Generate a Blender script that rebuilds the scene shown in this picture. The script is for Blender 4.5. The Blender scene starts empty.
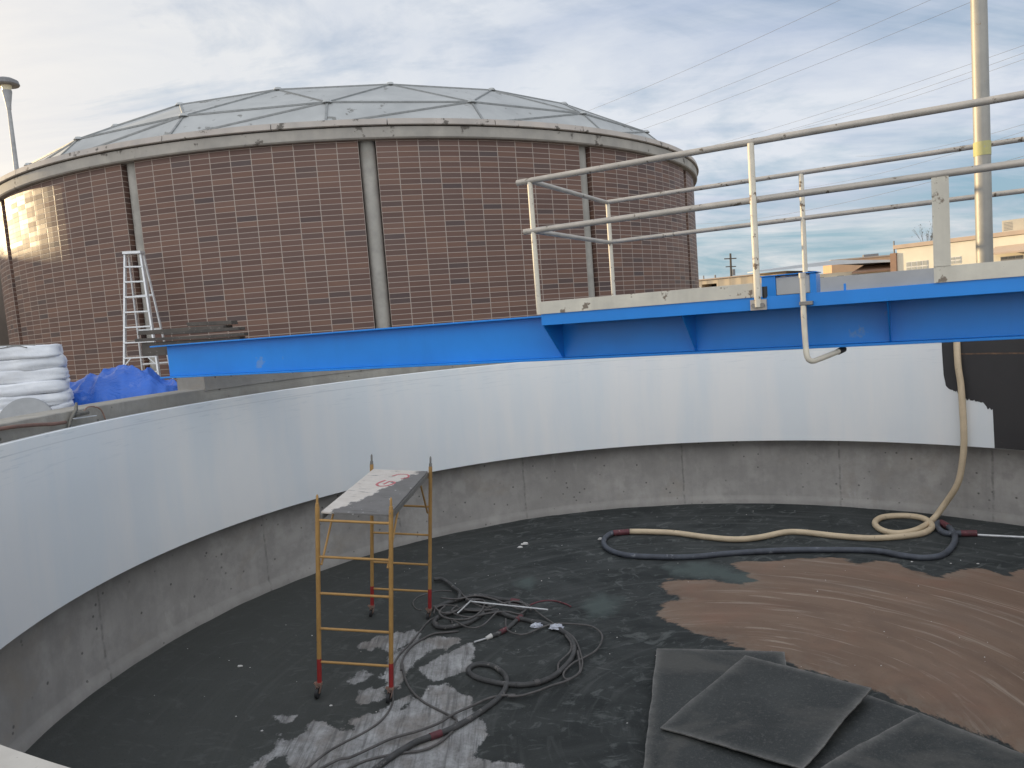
import bpy, bmesh, math, random
import numpy as np
from mathutils import Vector, Matrix, noise
random.seed(7)
SC = bpy.context.scene
COL = SC.collection
PI = math.pi

HOSE={'thick_a': [[(-1.267, 9.621, -3.698), (-1.118, 9.781, -3.698), (-0.943, 9.9, -3.701), (-0.854, 9.969, -3.702), (-0.707, 10.017, -3.707), (-0.556, 9.978, -3.717), (-0.407, 9.893, -3.731), (-0.241, 9.84, -3.742), (-0.113, 9.79, -3.752), (-0.073, 9.604, -3.767), (-0.105, 9.372, -3.781), (-0.178, 9.243, -3.786), (-0.283, 9.045, -3.792), (-0.4, 8.906, -3.793), (-0.48, 8.856, -3.791)], 0.027], 'thick_b': [[(-1.334, 10.546, -3.618), (-1.237, 10.564, -3.622), (-1.13, 10.439, -3.636), (-1.019, 10.235, -3.655), (-0.934, 10.074, -3.67), (-0.941, 9.879, -3.682)], 0.027], 'thick_c': [[(-0.848, 9.853, -3.707), (-0.738, 9.869, -3.713), (-0.626, 9.821, -3.722), (-0.542, 9.713, -3.734), (-0.522, 9.622, -3.74), (-0.582, 9.513, -3.744), (-0.666, 9.36, -3.748), (-0.781, 9.211, -3.75), (-0.898, 9.14, -3.746), (-1.031, 9.088, -3.74), (-1.151, 9.109, -3.731), (-1.211, 9.205, -3.722), (-1.197, 9.339, -3.716), (-1.093, 9.454, -3.716), (-0.938, 9.528, -3.722), (-0.798, 9.57, -3.728), (-0.619, 9.546, -3.74), (-0.404, 9.485, -3.756), (-0.228, 9.34, -3.775), (-0.09, 9.276, -3.787), (0.045, 9.194, -3.799), (0.133, 9.173, -3.805), (0.295, 9.037, -3.823), (0.417, 8.872, -3.84), (0.482, 8.666, -3.857), (0.488, 8.471, -3.871), (0.429, 8.255, -3.881), (0.32, 8.049, -3.885), (0.219, 7.905, -3.885), (0.095, 7.792, -3.881), (-0.054, 7.723, -3.873), (-0.2, 7.709, -3.862), (-0.162, 7.714, -3.865), (-0.337, 7.733, -3.85), (-0.488, 7.788, -3.837), (-0.623, 7.863, -3.824), (-0.714, 7.977, -3.813), (-0.706, 8.094, -3.809), (-0.614, 8.16, -3.813), (-0.476, 8.131, -3.825), (-0.357, 7.994, -3.839), (-0.303, 7.843, -3.849), (-0.319, 7.625, -3.855), (-0.391, 7.432, -3.854), (-0.512, 7.246, -3.848), (-0.644, 7.066, -3.839), (-0.788, 6.908, -3.828), (-0.913, 6.8, -3.817), (-1.021, 6.724, -3.808), (-1.126, 6.65, -3.799), (-1.224, 6.534, -3.79), (-1.329, 6.394, -3.78), (-1.436, 6.207, -3.768), (-1.547, 6.004, -3.756)], 0.029], 'thin_a': [[(-0.307, 9.268, -3.762), (-0.3, 9.01, -3.779), (-0.217, 8.882, -3.791), (-0.101, 8.843, -3.801), (-0.0, 8.891, -3.803), (0.02, 8.91, -3.803), (0.177, 9.043, -3.803), (0.351, 9.105, -3.808), (0.57, 9.072, -3.82), (0.734, 9.017, -3.831), (0.82, 8.896, -3.843), (0.85, 8.742, -3.856), (0.801, 8.55, -3.868), (0.708, 8.382, -3.875), (0.568, 8.25, -3.876), (0.45, 8.149, -3.875), (0.345, 7.989, -3.877), (0.314, 7.875, -3.881), (0.345, 7.803, -3.886), (0.438, 7.858, -3.89), (0.508, 7.957, -3.89), (0.551, 8.16, -3.881), (0.55, 8.374, -3.867), (0.532, 8.598, -3.852), (0.478, 8.8, -3.835), (0.299, 9.09, -3.806), (0.142, 9.359, -3.78), (-0.023, 9.684, -3.749)], 0.011], 'thin_b': [[(0.412, 8.804, -3.832), (0.46, 8.601, -3.848), (0.435, 8.41, -3.859), (0.335, 8.243, -3.863), (0.281, 8.139, -3.865), (0.263, 7.991, -3.871)], 0.011], 'thin_c': [[(0.522, 8.406, -3.862), (0.515, 8.102, -3.88), (0.49, 7.928, -3.888), (0.357, 7.775, -3.886), (0.175, 7.666, -3.877), (-0.003, 7.543, -3.868), (-0.161, 7.463, -3.857), (-0.288, 7.457, -3.847), (-0.21, 7.478, -3.853), (-0.355, 7.467, -3.842), (-0.48, 7.415, -3.833), (-0.653, 7.262, -3.821), (-0.819, 7.113, -3.809), (-0.958, 6.937, -3.798), (-1.144, 6.798, -3.783), (-1.356, 6.677, -3.765), (-1.523, 6.518, -3.75), (-1.681, 6.365, -3.735), (-1.768, 6.337, -3.727), (-1.913, 6.178, -3.713)], 0.013], 'thin_d': [[(-0.89, 9.011, -3.77), (-1.073, 8.979, -3.759), (-1.204, 8.945, -3.752), (-1.337, 8.786, -3.75), (-1.443, 8.58, -3.751), (-1.487, 8.314, -3.757), (-1.468, 8.062, -3.767), (-1.475, 8.197, -3.762), (-1.424, 7.958, -3.773), (-1.319, 7.658, -3.789), (-1.162, 7.411, -3.807), (-0.986, 7.243, -3.824), (-0.836, 7.113, -3.838), (-0.788, 7.033, -3.843), (-0.818, 6.861, -3.841), (-0.932, 6.651, -3.831), (-1.065, 6.535, -3.82), (-1.234, 6.492, -3.805), (-1.443, 6.421, -3.787), (-1.583, 6.338, -3.774), (-1.708, 6.205, -3.762)], 0.012], 'thin_e': [[(-0.98, 9.218, -3.754), (-1.014, 9.334, -3.745), (-1.109, 9.434, -3.734), (-1.229, 9.399, -3.728), (-1.317, 9.226, -3.731), (-1.399, 8.894, -3.741), (-1.467, 8.648, -3.747), (-1.536, 8.446, -3.75), (-1.566, 8.134, -3.758), (-1.5, 7.655, -3.775), (-1.463, 7.334, -3.784), (-1.524, 7.043, -3.782), (-1.653, 6.824, -3.771), (-1.813, 6.644, -3.758), (-1.933, 6.473, -3.747), (-2.041, 6.23, -3.735)], 0.011], 'thin_f': [[(-1.056, 10.214, -3.692), (-1.23, 10.245, -3.68), (-1.41, 10.141, -3.676), (-1.528, 10.012, -3.676), (-1.554, 9.839, -3.684), (-1.488, 9.669, -3.698), (-1.411, 9.625, -3.705)], 0.009], 'thin_g': [[(-1.231, 9.418, -3.678), (-1.219, 9.578, -3.67), (-1.127, 9.657, -3.671), (-0.981, 9.631, -3.681), (-0.831, 9.504, -3.698), (-0.617, 9.475, -3.712), (-0.404, 9.504, -3.723), (-0.473, 9.313, -3.731), (-0.572, 9.093, -3.738), (-0.671, 9.005, -3.737), (-0.79, 9.026, -3.728), (-0.916, 9.159, -3.712), (-0.972, 9.236, -3.704)], 0.01], 'thin_h': [[(-0.023, 9.684, -3.779), (0.165, 9.813, -3.778), (0.348, 9.81, -3.786), (0.486, 9.705, -3.799), (0.551, 9.619, -3.808)], 0.011], 'thin_i': [[(-1.487, 6.155, -3.761), (-1.291, 6.45, -3.782), (-1.187, 6.62, -3.792), (-1.069, 6.724, -3.802), (-1.04, 6.754, -3.804)], 0.01], 'thin_j': [[(-0.934, 10.074, -3.66), (-0.77, 9.757, -3.689), (-0.548, 9.571, -3.713), (-0.333, 9.693, -3.717), (-0.151, 9.723, -3.724), (-0.029, 9.562, -3.741), (-0.123, 9.365, -3.75), (-0.298, 9.44, -3.736), (-0.544, 9.393, -3.725), (-0.751, 9.305, -3.718), (-0.911, 9.361, -3.704), (-1.007, 9.49, -3.691), (-0.946, 9.65, -3.685)], 0.012], 'thin_k': [[(-1.182, 9.89, -3.652), (-0.957, 9.837, -3.668), (-0.704, 9.931, -3.677), (-0.443, 9.79, -3.7), (-0.226, 9.554, -3.727), (-0.085, 9.479, -3.739), (-0.136, 9.608, -3.728), (-0.261, 9.648, -3.719), (-0.206, 9.726, -3.716), (-0.062, 9.664, -3.728), (0.02, 9.441, -3.747)], 0.012], 'thin_l': [[(-1.249, 9.62, -3.658), (-1.144, 9.435, -3.675), (-1.002, 9.411, -3.686), (-0.854, 9.605, -3.684), (-0.735, 9.785, -3.679), (-0.588, 9.748, -3.69), (-0.617, 9.475, -3.706), (-0.749, 9.248, -3.711), (-0.919, 9.216, -3.702), (-1.079, 9.278, -3.688), (-1.162, 9.436, -3.674), (-1.105, 9.615, -3.668)], 0.012], 'beige': [[(6.777, 11.767, -3.451), (6.242, 11.229, -3.516), (5.867, 10.95, -3.555), (5.554, 10.897, -3.576), (5.402, 11.084, -3.573), (5.436, 11.384, -3.551), (5.652, 11.583, -3.526), (5.967, 11.535, -3.512), (6.155, 11.335, -3.514), (6.12, 11.027, -3.535), (5.946, 10.832, -3.558), (5.689, 10.761, -3.577), (5.164, 10.831, -3.602), (4.742, 11.063, -3.607), (4.326, 11.371, -3.603), (4.062, 11.455, -3.606), (3.641, 11.367, -3.627), (3.259, 11.389, -3.636), (2.849, 11.6, -3.627), (2.436, 11.871, -3.609), (2.058, 12.009, -3.599), (1.744, 12.087, -3.592)], 0.045], 'dark': [[(1.744, 12.087, -3.595), (1.454, 12.077, -3.595), (1.278, 11.803, -3.616), (1.285, 11.45, -3.646), (1.511, 11.156, -3.673), (1.937, 11.002, -3.688), (2.466, 10.894, -3.694), (3.032, 10.892, -3.684), (3.748, 10.813, -3.67), (4.41, 10.63, -3.657), (4.956, 10.408, -3.644), (5.175, 10.173, -3.646), (5.404, 9.983, -3.644), (5.664, 9.981, -3.627), (5.954, 10.224, -3.595), (6.17, 10.53, -3.564), (6.292, 10.885, -3.536), (6.293, 11.092, -3.524), (6.181, 11.002, -3.536), (6.115, 10.696, -3.558), (6.301, 10.603, -3.552), (6.485, 10.527, -3.544)], 0.042], 'wand': [[(6.476, 10.522, -3.566), (6.951, 10.22, -3.549), (7.291, 9.998, -3.534)], 0.02], 'lance': [[(-0.48, 8.856, -3.805), (-0.548, 8.813, -3.803), (-0.684, 8.688, -3.801)], 0.012], 'rod': [[(-0.766, 9.662, -3.65), (-0.44, 9.566, -3.675), (0.131, 9.396, -3.716), (0.239, 9.36, -3.723)], 0.012], 'rodb': [[(-0.759, 9.703, -3.65), (-0.816, 9.563, -3.655), (-0.917, 9.323, -3.663)], 0.01]}
POLY={'brown': [[(1.599, 9.265), (1.827, 8.933), (2.012, 8.696), (2.208, 8.545), (2.425, 8.3), (2.745, 7.927), (3.346, 7.236), (3.689, 6.608), (4.013, 5.951), (4.447, 4.827), (7.717, 7.795), (7.132, 9.101), (6.354, 9.353), (6.273, 9.386), (6.045, 9.237), (5.936, 9.483), (5.735, 9.56), (5.524, 9.537), (5.346, 9.434), (5.219, 9.648), (5.078, 9.732), (5.105, 10.04), (4.854, 10.201), (4.604, 10.176), (4.506, 10.391), (4.345, 10.48), (3.83, 10.563), (3.194, 10.701), (2.922, 10.624), (3.029, 10.317), (3.096, 9.968), (2.912, 9.949), (2.534, 10.163), (2.21, 10.263), (1.932, 10.282), (1.778, 10.147), (1.84, 9.917), (2.028, 9.674), (1.836, 9.648), (1.693, 9.471)]], 'grey': [[(-2.052, 8.684), (-1.904, 8.903), (-1.614, 9.009), (-1.431, 9.091), (-1.397, 8.963), (-1.435, 8.8), (-1.563, 8.641), (-1.693, 8.525), (-1.804, 8.643), (-1.88, 8.549)], [(-1.677, 7.976), (-1.615, 8.486), (-1.36, 8.799), (-1.142, 8.893), (-0.837, 8.87), (-0.865, 8.711), (-1.182, 8.521), (-1.259, 8.56), (-1.334, 8.261), (-1.437, 7.977), (-1.434, 7.707), (-1.571, 7.74)], [(-1.14, 7.908), (-1.278, 8.081), (-1.096, 8.37), (-0.718, 8.747), (-0.643, 8.552), (-0.732, 8.257), (-0.758, 8.08), (-1.052, 7.875)], [(-1.48, 7.36), (-1.31, 7.516), (-1.357, 7.27), (-1.156, 7.58), (-1.103, 7.709), (-0.943, 7.775), (-0.797, 7.581), (-0.632, 7.519), (-0.653, 7.276), (-0.55, 6.988), (-0.484, 6.771), (-0.537, 6.613), (-0.604, 6.511), (-0.53, 6.412), (-0.197, 6.317), (-0.097, 5.993), (-1.572, 5.821), (-2.075, 5.989), (-2.164, 6.305), (-2.296, 6.474), (-2.386, 6.448), (-2.42, 6.701), (-2.417, 6.808), (-2.334, 6.702), (-2.167, 6.837), (-2.232, 6.974), (-2.066, 7.032), (-1.92, 6.921), (-1.736, 6.895), (-1.824, 7.034), (-1.613, 7.209)], [(-2.614, 7.142), (-2.373, 7.155), (-2.406, 7.057), (-2.519, 7.028)], [(-2.021, 7.824), (-1.895, 8.046), (-1.792, 8.011), (-1.825, 7.852), (-1.976, 7.771)], [(-1.878, 7.449), (-1.845, 7.608), (-1.765, 7.706), (-1.599, 7.707), (-1.563, 7.483), (-1.773, 7.4)], [(-2.508, 6.233), (-2.483, 6.447), (-2.345, 6.498), (-2.325, 6.459), (-2.436, 6.389), (-2.454, 6.233)]], 'green': [[(2.032, 10.745), (2.556, 10.781), (2.852, 10.533), (3.231, 10.164), (3.438, 9.784), (3.329, 9.597), (3.0, 9.68), (2.739, 10.151), (2.292, 10.313), (2.063, 10.425)], [(0.675, 9.681), (0.986, 10.04), (1.254, 9.822), (1.103, 9.436), (0.764, 9.305)], [(-0.244, 10.561), (0.12, 10.667), (0.031, 10.202)]]}
PLATE={'low': [(1.441, 8.414, -3.9), (2.802, 8.072, -3.9), (2.044, 5.695, -3.9), (0.677, 5.376, -3.9)], 'top': [(2.339, 8.015, -3.872), (3.248, 6.981, -3.8), (2.136, 5.861, -3.835), (1.131, 6.708, -3.872)], 'mid': [(2.524, 8.077, -3.915), (4.031, 5.977, -3.91), (3.436, 4.413, -3.9), (1.624, 4.978, -3.915)], 'right': [(3.5, 6.629, -3.872), (4.185, 5.562, -3.87), (3.102, 4.761, -3.87), (2.275, 5.902, -3.872)]}
SCRAP=[(0.178, 9.08, -3.841), (0.011, 11.886, -3.623), (-0.073, 11.768, -3.63), (1.244, 11.917, -3.646), (-3.281, 8.152, -3.629), (-3.455, 8.293, -3.611), (-3.162, 8.129, -3.639), (5.255, 9.986, -3.693), (5.659, 9.765, -3.679), (5.951, 9.653, -3.665), (-2.622, 6.864, -3.7), (-2.077, 7.33, -3.743)]
# ------------------------------------------------------------------ camera
cd = bpy.data.cameras.new('camera'); cam = bpy.data.objects.new('camera', cd); COL.objects.link(cam)
cd.sensor_width = 36.0; cd.lens = 752.2/1024*36.0; cd.clip_start = 0.05; cd.clip_end = 3000
rt = Vector((0.99707948, -0.00643595, -0.0760992)); up = Vector((0.07637087, 0.08402615, 0.99353263)); fw = Vector((0, 0.99644277, -0.08427227))
M = Matrix.Identity(4)
for i in range(3):
    M[i][0] = rt[i]; M[i][1] = up[i]; M[i][2] = -fw[i]
cam.matrix_world = M
SC.camera = cam

# ------------------------------------------------------------------ world: Nishita sky behind a broken layer of cloud
SUN_AZ, SUN_EL = -62.0, 8.0            # degrees; azimuth measured from +Y towards +X
sdir = Vector((math.sin(math.radians(SUN_AZ))*math.cos(math.radians(SUN_EL)), math.cos(math.radians(SUN_AZ))*math.cos(math.radians(SUN_EL)), math.sin(math.radians(SUN_EL))))
W = bpy.data.worlds.new('World'); SC.world = W; W.use_nodes = True
nt = W.node_tree; nt.nodes.clear()
class G:
    """tiny node-graph helper"""
    def __init__(s, nt): s.nt = nt
    def n(s, t, **kw):
        nd = s.nt.nodes.new(t)
        for k, v in kw.items():
            if k == 'inp':
                for a, b in v.items():
                    if isinstance(b, bpy.types.NodeSocket): s.nt.links.new(b, nd.inputs[a])
                    else: nd.inputs[a].default_value = b
            else: setattr(nd, k, v)
        return nd
    def math(s, op, a, b=None, c=None, clamp=False):
        nd = s.nt.nodes.new('ShaderNodeMath'); nd.operation = op; nd.use_clamp = clamp
        for i, v in enumerate((a, b, c)):
            if v is None: continue
            if isinstance(v, bpy.types.NodeSocket): s.nt.links.new(v, nd.inputs[i])
            else: nd.inputs[i].default_value = v
        return nd.outputs[0]
    def mix(s, f, a, b, blend='MIX'):
        nd = s.nt.nodes.new('ShaderNodeMix'); nd.data_type = 'RGBA'; nd.blend_type = blend; nd.clamp_factor = True
        for sock, v in ((nd.inputs[0], f), (nd.inputs[6], a), (nd.inputs[7], b)):
            if isinstance(v, bpy.types.NodeSocket): s.nt.links.new(v, sock)
            elif isinstance(v, (int, float)): sock.default_value = v
            else: sock.default_value = (*v, 1) if len(v) == 3 else v
        return nd.outputs[2]
    def ramp(s, f, stops):
        nd = s.nt.nodes.new('ShaderNodeValToRGB'); s.nt.links.new(f, nd.inputs[0]); e = nd.color_ramp.elements
        while len(e) > 1: e.remove(e[-1])
        for i, (p, c) in enumerate(stops):
            el = e[0] if i == 0 else e.new(p)
            el.position = p; el.color = (c, c, c, 1) if isinstance(c, (int, float)) else (*c, 1)
        return nd.outputs[0]
    def noise(s, vec, scale, detail=4, rough=.55, dist=0.0, out=0):
        nd = s.n('ShaderNodeTexNoise', inp={'Scale': scale, 'Detail': detail, 'Roughness': rough, 'Distortion': dist})
        if vec is not None: s.nt.links.new(vec, nd.inputs['Vector'])
        return nd.outputs[out]
    def mapping(s, vec, sc=(1, 1, 1), rot=(0, 0, 0), loc=(0, 0, 0)):
        nd = s.n('ShaderNodeMapping', inp={'Scale': sc, 'Rotation': rot, 'Location': loc}); s.nt.links.new(vec, nd.inputs['Vector']); return nd.outputs[0]
g = G(nt)
tc = g.n('ShaderNodeTexCoord').outputs['Generated']
sky = g.n('ShaderNodeTexSky', sky_type='NISHITA', sun_disc=False, sun_elevation=math.radians(SUN_EL), sun_rotation=math.radians(SUN_AZ), air_density=1.0, dust_density=1.5, ozone_density=1.5).outputs[0]
nrm = g.n('ShaderNodeVectorMath', operation='NORMALIZE'); nt.links.new(tc, nrm.inputs[0]); dv = nrm.outputs[0]
sep = g.n('ShaderNodeSeparateXYZ'); nt.links.new(dv, sep.inputs[0]); dx, dy, dz = sep.outputs
dzc = g.math('MAXIMUM', dz, 0.0)
den = g.math('ADD', dzc, 0.16)
pl = g.n('ShaderNodeCombineXYZ'); nt.links.new(g.math('DIVIDE', dx, den), pl.inputs[0]); nt.links.new(g.math('DIVIDE', dy, den), pl.inputs[1]); plane = pl.outputs[0]
dot = g.n('ShaderNodeVectorMath', operation='DOT_PRODUCT'); nt.links.new(dv, dot.inputs[0]); dot.inputs[1].default_value = sdir
dt = g.math('MAXIMUM', dot.outputs['Value'], 0.0)
m1 = g.mapping(plane, sc=(.7, 1.0, 1), rot=(0, 0, math.radians(-30)))
n1 = g.noise(m1, 1.0, 8, .62, .9)
m2 = g.mapping(plane, sc=(.45, 1.0, 1), rot=(0, 0, math.radians(-35)), loc=(3, 1, 0))
n2 = g.noise(m2, 1.5, 8, .62, 1.2)
# cover: nearly closed overhead, streaked open towards the horizon on the right
low = g.ramp(dzc, [(0.0, .30), (0.03, .62), (.10, .80), (.20, .40), (.45, .16)])
rightness = g.math('MULTIPLY_ADD', dx, .9, .15, clamp=True)
openness = g.math('MULTIPLY', low, g.math('ADD', rightness, .25))
nmix = g.math('ADD', g.math('MULTIPLY', n1, .45), g.math('MULTIPLY', n2, .55))
cov = g.math('SUBTRACT', g.math('MULTIPLY_ADD', nmix, 3.4, -.80), openness)
cov = g.math('MULTIPLY', cov, 1.6, clamp=True)
cov = g.math('MAXIMUM', cov, .12)
K = 10.0   # cloud radiances are written at display scale and brought up to the sky's own scale
thick = g.ramp(g.noise(g.mapping(plane, sc=(.45, .9, 1), rot=(0, 0, .5), loc=(7, 2, 0)), 1.3, 8, .60, 1.3), [(.36, 0.0), (.60, 1.0)])
cl_dark = (.415*K, .48*K, .60*K); cl_light = (.62*K, .655*K, .71*K)
cloud = g.mix(thick, cl_dark, cl_light)
g1 = g.math('MULTIPLY', g.math('POWER', dt, 2.2), g.math('MULTIPLY_ADD', thick, .5, .5)); g2 = g.math('POWER', dt, 9.0)
cloud = g.mix(g.math('MULTIPLY', g1, .9), cloud, (.68*K, .685*K, .675*K))
cloud = g.mix(g.math('MULTIPLY', g2, .85), cloud, (1.3*K, 1.1*K, .85*K))
hz = g.ramp(dzc, [(0.0, 1.0), (.04, .75), (.14, 0.0)])
cloud = g.mix(g.math('MULTIPLY', hz, .55), cloud, (.66*K, .645*K, .56*K))
back = g.math('MULTIPLY', g.math('MAXIMUM', g.math('MULTIPLY', dy, -1.0), 0.0), 1.0)   # the thin bright overcast on the other side of the sky
cloud = g.mix(g.math('MULTIPLY', back, .9), cloud, (1.55*K, 1.58*K, 1.62*K))
blue = g.mix(g.ramp(dzc, [(0, 0.0), (.35, 1.0)]), (.27*K, .50*K, .64*K), (.27*K, .38*K, .56*K))
clear = g.mix(.35, blue, sky)
colr = g.mix(cov, clear, cloud)
below = g.math('LESS_THAN', dz, -0.002)
colr = g.mix(below, colr, (.25*K, .23*K, .2*K))
bg = g.n('ShaderNodeBackground', inp={'Strength': 0.1}); nt.links.new(colr, bg.inputs['Color'])
wo = g.n('ShaderNodeOutputWorld'); nt.links.new(bg.outputs[0], wo.inputs[0])

# ------------------------------------------------------------------ sun
sl = bpy.data.lights.new('sun', 'SUN'); sl.energy = 4.6; sl.angle = math.radians(0.8); sl.color = (1.0, .76, .44)
so = bpy.data.objects.new('sun', sl); COL.objects.link(so)
so.rotation_euler = (-sdir).to_track_quat('-Z', 'Y').to_euler()
so.location = (0, 0, 30)
SC.view_settings.view_transform = 'Standard'; SC.view_settings.look = 'None'
SC.view_settings.exposure = 0.28; SC.view_settings.gamma = 1.0; SC.view_settings.use_curve_mapping = False

# ------------------------------------------------------------------ helpers
def tag(o, label=None, cat=None, group=None, kind=None):
    if label: o['label'] = label
    if cat: o['category'] = cat
    if group: o['group'] = group
    if kind: o['kind'] = kind
    return o
def thing(name, label, cat, loc=(0, 0, 0), rot=(0, 0, 0), group=None):
    o = bpy.data.objects.new(name, None); COL.objects.link(o); o.location = loc; o.rotation_euler = rot
    o.empty_display_size = .2
    return tag(o, label, cat, group)
class MB:
    def __init__(s): s.v = []; s.f = []; s.uv = {}
    def add(s, vs, fs):
        o = len(s.v); s.v += [tuple(v) for v in vs]; s.f += [tuple(i+o for i in f) for f in fs]; return s
    def box(s, x0, x1, y0, y1, z0, z1):
        return s.add([(x0,y0,z0),(x1,y0,z0),(x1,y1,z0),(x0,y1,z0),(x0,y0,z1),(x1,y0,z1),(x1,y1,z1),(x0,y1,z1)],
                     [(0,3,2,1),(4,5,6,7),(0,1,5,4),(1,2,6,5),(2,3,7,6),(3,0,4,7)])
    def beam(s, a, b, w, h, upv=(0, 0, 1)):
        a, b = Vector(a), Vector(b); d = (b-a).normalized(); sd = d.cross(Vector(upv))
        if sd.length < 1e-4: sd = d.cross(Vector((0, 1, 0)))
        sd.normalize(); u2 = sd.cross(d).normalized(); vs = []
        for p in (a, b):
            for i, j in ((-1,-1),(1,-1),(1,1),(-1,1)): vs.append(p+sd*(i*w/2)+u2*(j*h/2))
        return s.add(vs, [(3,2,1,0),(4,5,6,7),(0,1,5,4),(1,2,6,5),(2,3,7,6),(3,0,4,7)])
    def tube(s, pts, r, seg=12, caps=True):
        pts = [Vector(p) for p in pts]; rs = r if isinstance(r, (list, tuple)) else [r]*len(pts)
        vs = []; fs = []; nrm = None
        for i, p in enumerate(pts):
            t = (pts[min(i+1, len(pts)-1)]-pts[max(i-1, 0)]).normalized()
            if nrm is None:
                nrm = t.cross(Vector((0, 0, 1)))
                if nrm.length < .1: nrm = t.cross(Vector((1, 0, 0)))
            nrm = (nrm - t*nrm.dot(t)).normalized(); b = t.cross(nrm)
            for k in range(seg):
                a = 2*PI*k/seg; vs.append(p+(nrm*math.cos(a)+b*math.sin(a))*rs[i])
        for i in range(len(pts)-1):
            for k in range(seg):
                k2 = (k+1) % seg; fs.append((i*seg+k, i*seg+k2, (i+1)*seg+k2, (i+1)*seg+k))
        if caps:
            fs.append(tuple(range(seg))[::-1]); fs.append(tuple((len(pts)-1)*seg+k for k in range(seg)))
        return s.add(vs, fs)
    def prism(s, poly, z0, z1):
        n = len(poly); return s.add([(x, y, z0) for x, y in poly]+[(x, y, z1) for x, y in poly], [tuple(range(n))[::-1], tuple(range(n, 2*n))]+[(i, (i+1) % n, n+(i+1) % n, n+i) for i in range(n)])
    def slab(s, quad, th):
        q = [Vector(p) for p in quad]; n = (q[1]-q[0]).cross(q[2]-q[1]).normalized()
        if n.z < 0: n = -n
        k = len(q); return s.add([p-n*th for p in q]+q, [tuple(range(k)), tuple(range(k, 2*k))[::-1]]+[(i, (i+1) % k, k+(i+1) % k, k+i) for i in range(k)])
    def obj(s, name, mat, parent=None, smooth=False, bevel=0, uv=None):
        me = bpy.data.meshes.new(name); me.from_pydata(s.v, [], s.f)
        bm = bmesh.new(); bm.from_mesh(me); bmesh.ops.recalc_face_normals(bm, faces=bm.faces); bm.to_mesh(me); bm.free()
        if uv is not None:
            l = me.uv_layers.new(name='UVMap')
            for p in me.polygons:
                cs = [uv(me.vertices[me.loops[i].vertex_index].co) for i in p.loop_indices]
                for li, c in zip(p.loop_indices, cs): l.data[li].uv = c
        me.materials.append(mat)
        o = bpy.data.objects.new(name, me); COL.objects.link(o)
        if parent: o.parent = parent
        if smooth:
            for p in me.polygons: p.use_smooth = True
            if smooth != 'all':
                m = o.modifiers.new('edge_split', 'EDGE_SPLIT'); m.split_angle = math.radians(38)
        if bevel:
            m = o.modifiers.new('bevel', 'BEVEL'); m.width = bevel; m.segments = 2; m.limit_method = 'ANGLE'
        return o
def arc(mb, c, prof, a0, a1, step=1.0, closed=False):
    """sweep a profile [(r,z)...] about centre c between two azimuths (deg from +Y towards +X)"""
    n = max(2, int(abs(a1-a0)/step)+1); k = len(prof); vs = []; fs = []
    for i in range(n):
        a = math.radians(a0+(a1-a0)*i/(n-1)); s, co = math.sin(a), math.cos(a)
        for r, z in prof: vs.append((c[0]+r*s, c[1]+r*co, z))
    for i in range(n-1):
        for j in range(k if closed else k-1):
            j2 = (j+1) % k; fs.append((i*k+j, i*k+j2, (i+1)*k+j2, (i+1)*k+j))
    if closed: fs.append(tuple(range(k))); fs.append(tuple((n-1)*k+j for j in range(k))[::-1])
    return mb.add(vs, fs)
def smooth_path(pts, sub=5):
    p = [Vector(q) for q in pts]; p = [p[0]*2-p[1]]+p+[p[-1]*2-p[-2]]; o = []
    for i in range(1, len(p)-2):
        a, b, c, d = p[i-1:i+3]
        for k in range(sub):
            t = k/sub; o.append(.5*((2*b)+(c-a)*t+(2*a-5*b+4*c-d)*t*t+(3*b-a-3*c+d)*t**3))
    o.append(p[-2]); return o

# ------------------------------------------------------------------ materials
def newmat(name):
    m = bpy.data.materials.new(name); m.use_nodes = True; t = m.node_tree; t.nodes.clear(); gg = G(t)
    bs = gg.n('ShaderNodeBsdfPrincipled'); out = gg.n('ShaderNodeOutputMaterial'); t.links.new(bs.outputs[0], out.inputs[0])
    return m, gg, bs
def setc(gg, sock, v):
    if isinstance(v, bpy.types.NodeSocket): gg.nt.links.new(v, sock)
    elif isinstance(v, (int, float)): sock.default_value = v
    else: sock.default_value = (*v, 1)
def bump(gg, bs, h, strength=.3, dist=.01):
    b = gg.n('ShaderNodeBump', inp={'Strength': strength, 'Distance': dist}); gg.nt.links.new(h, b.inputs['Height']); gg.nt.links.new(b.outputs[0], bs.inputs['Normal'])
def worn(name, base, dark=None, scale=6, rough=.5, metal=0.0, spots=None, spot_amt=.62, bmp=.15, streak=None, coord='Object', spotscale=20, amt=1.0):
    """paint, metal or concrete with mottling, small spots of wear and optional vertical streaks"""
    m, gg, bs = newmat(name)
    v = gg.n('ShaderNodeTexCoord').outputs[coord]
    n = gg.noise(v, scale, 6, .6)
    dark = dark or tuple(c*.72 for c in base)
    c = gg.mix(gg.ramp(n, [(.35, 0.0), (.68, 1.0)]), dark, base)
    if streak:
        s = gg.noise(gg.mapping(v, sc=(streak, streak, streak*.06)), 1.0, 5, .6)
        c = gg.mix(gg.math('MULTIPLY', gg.ramp(s, [(.50, 0.0), (.72, 1.0)]), .45*amt), c, tuple(k*.55 for k in base))
    if spots:
        sp = gg.noise(v, spotscale, 5, .65)
        c = gg.mix(gg.ramp(sp, [(spot_amt, 0.0), (spot_amt+.04, 1.0)]), c, spots)
    setc(gg, bs.inputs['Base Color'], c)
    bs.inputs['Metallic'].default_value = metal
    r = gg.math('MULTIPLY_ADD', n, .25, rough-.12); setc(gg, bs.inputs['Roughness'], r)
    if bmp: bump(gg, bs, gg.noise(v, scale*5, 5, .6), bmp, .008)
    return m
MAT = {}
CX, CY = 1.91511, 6.79624; CT = (CX, CY)
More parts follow.
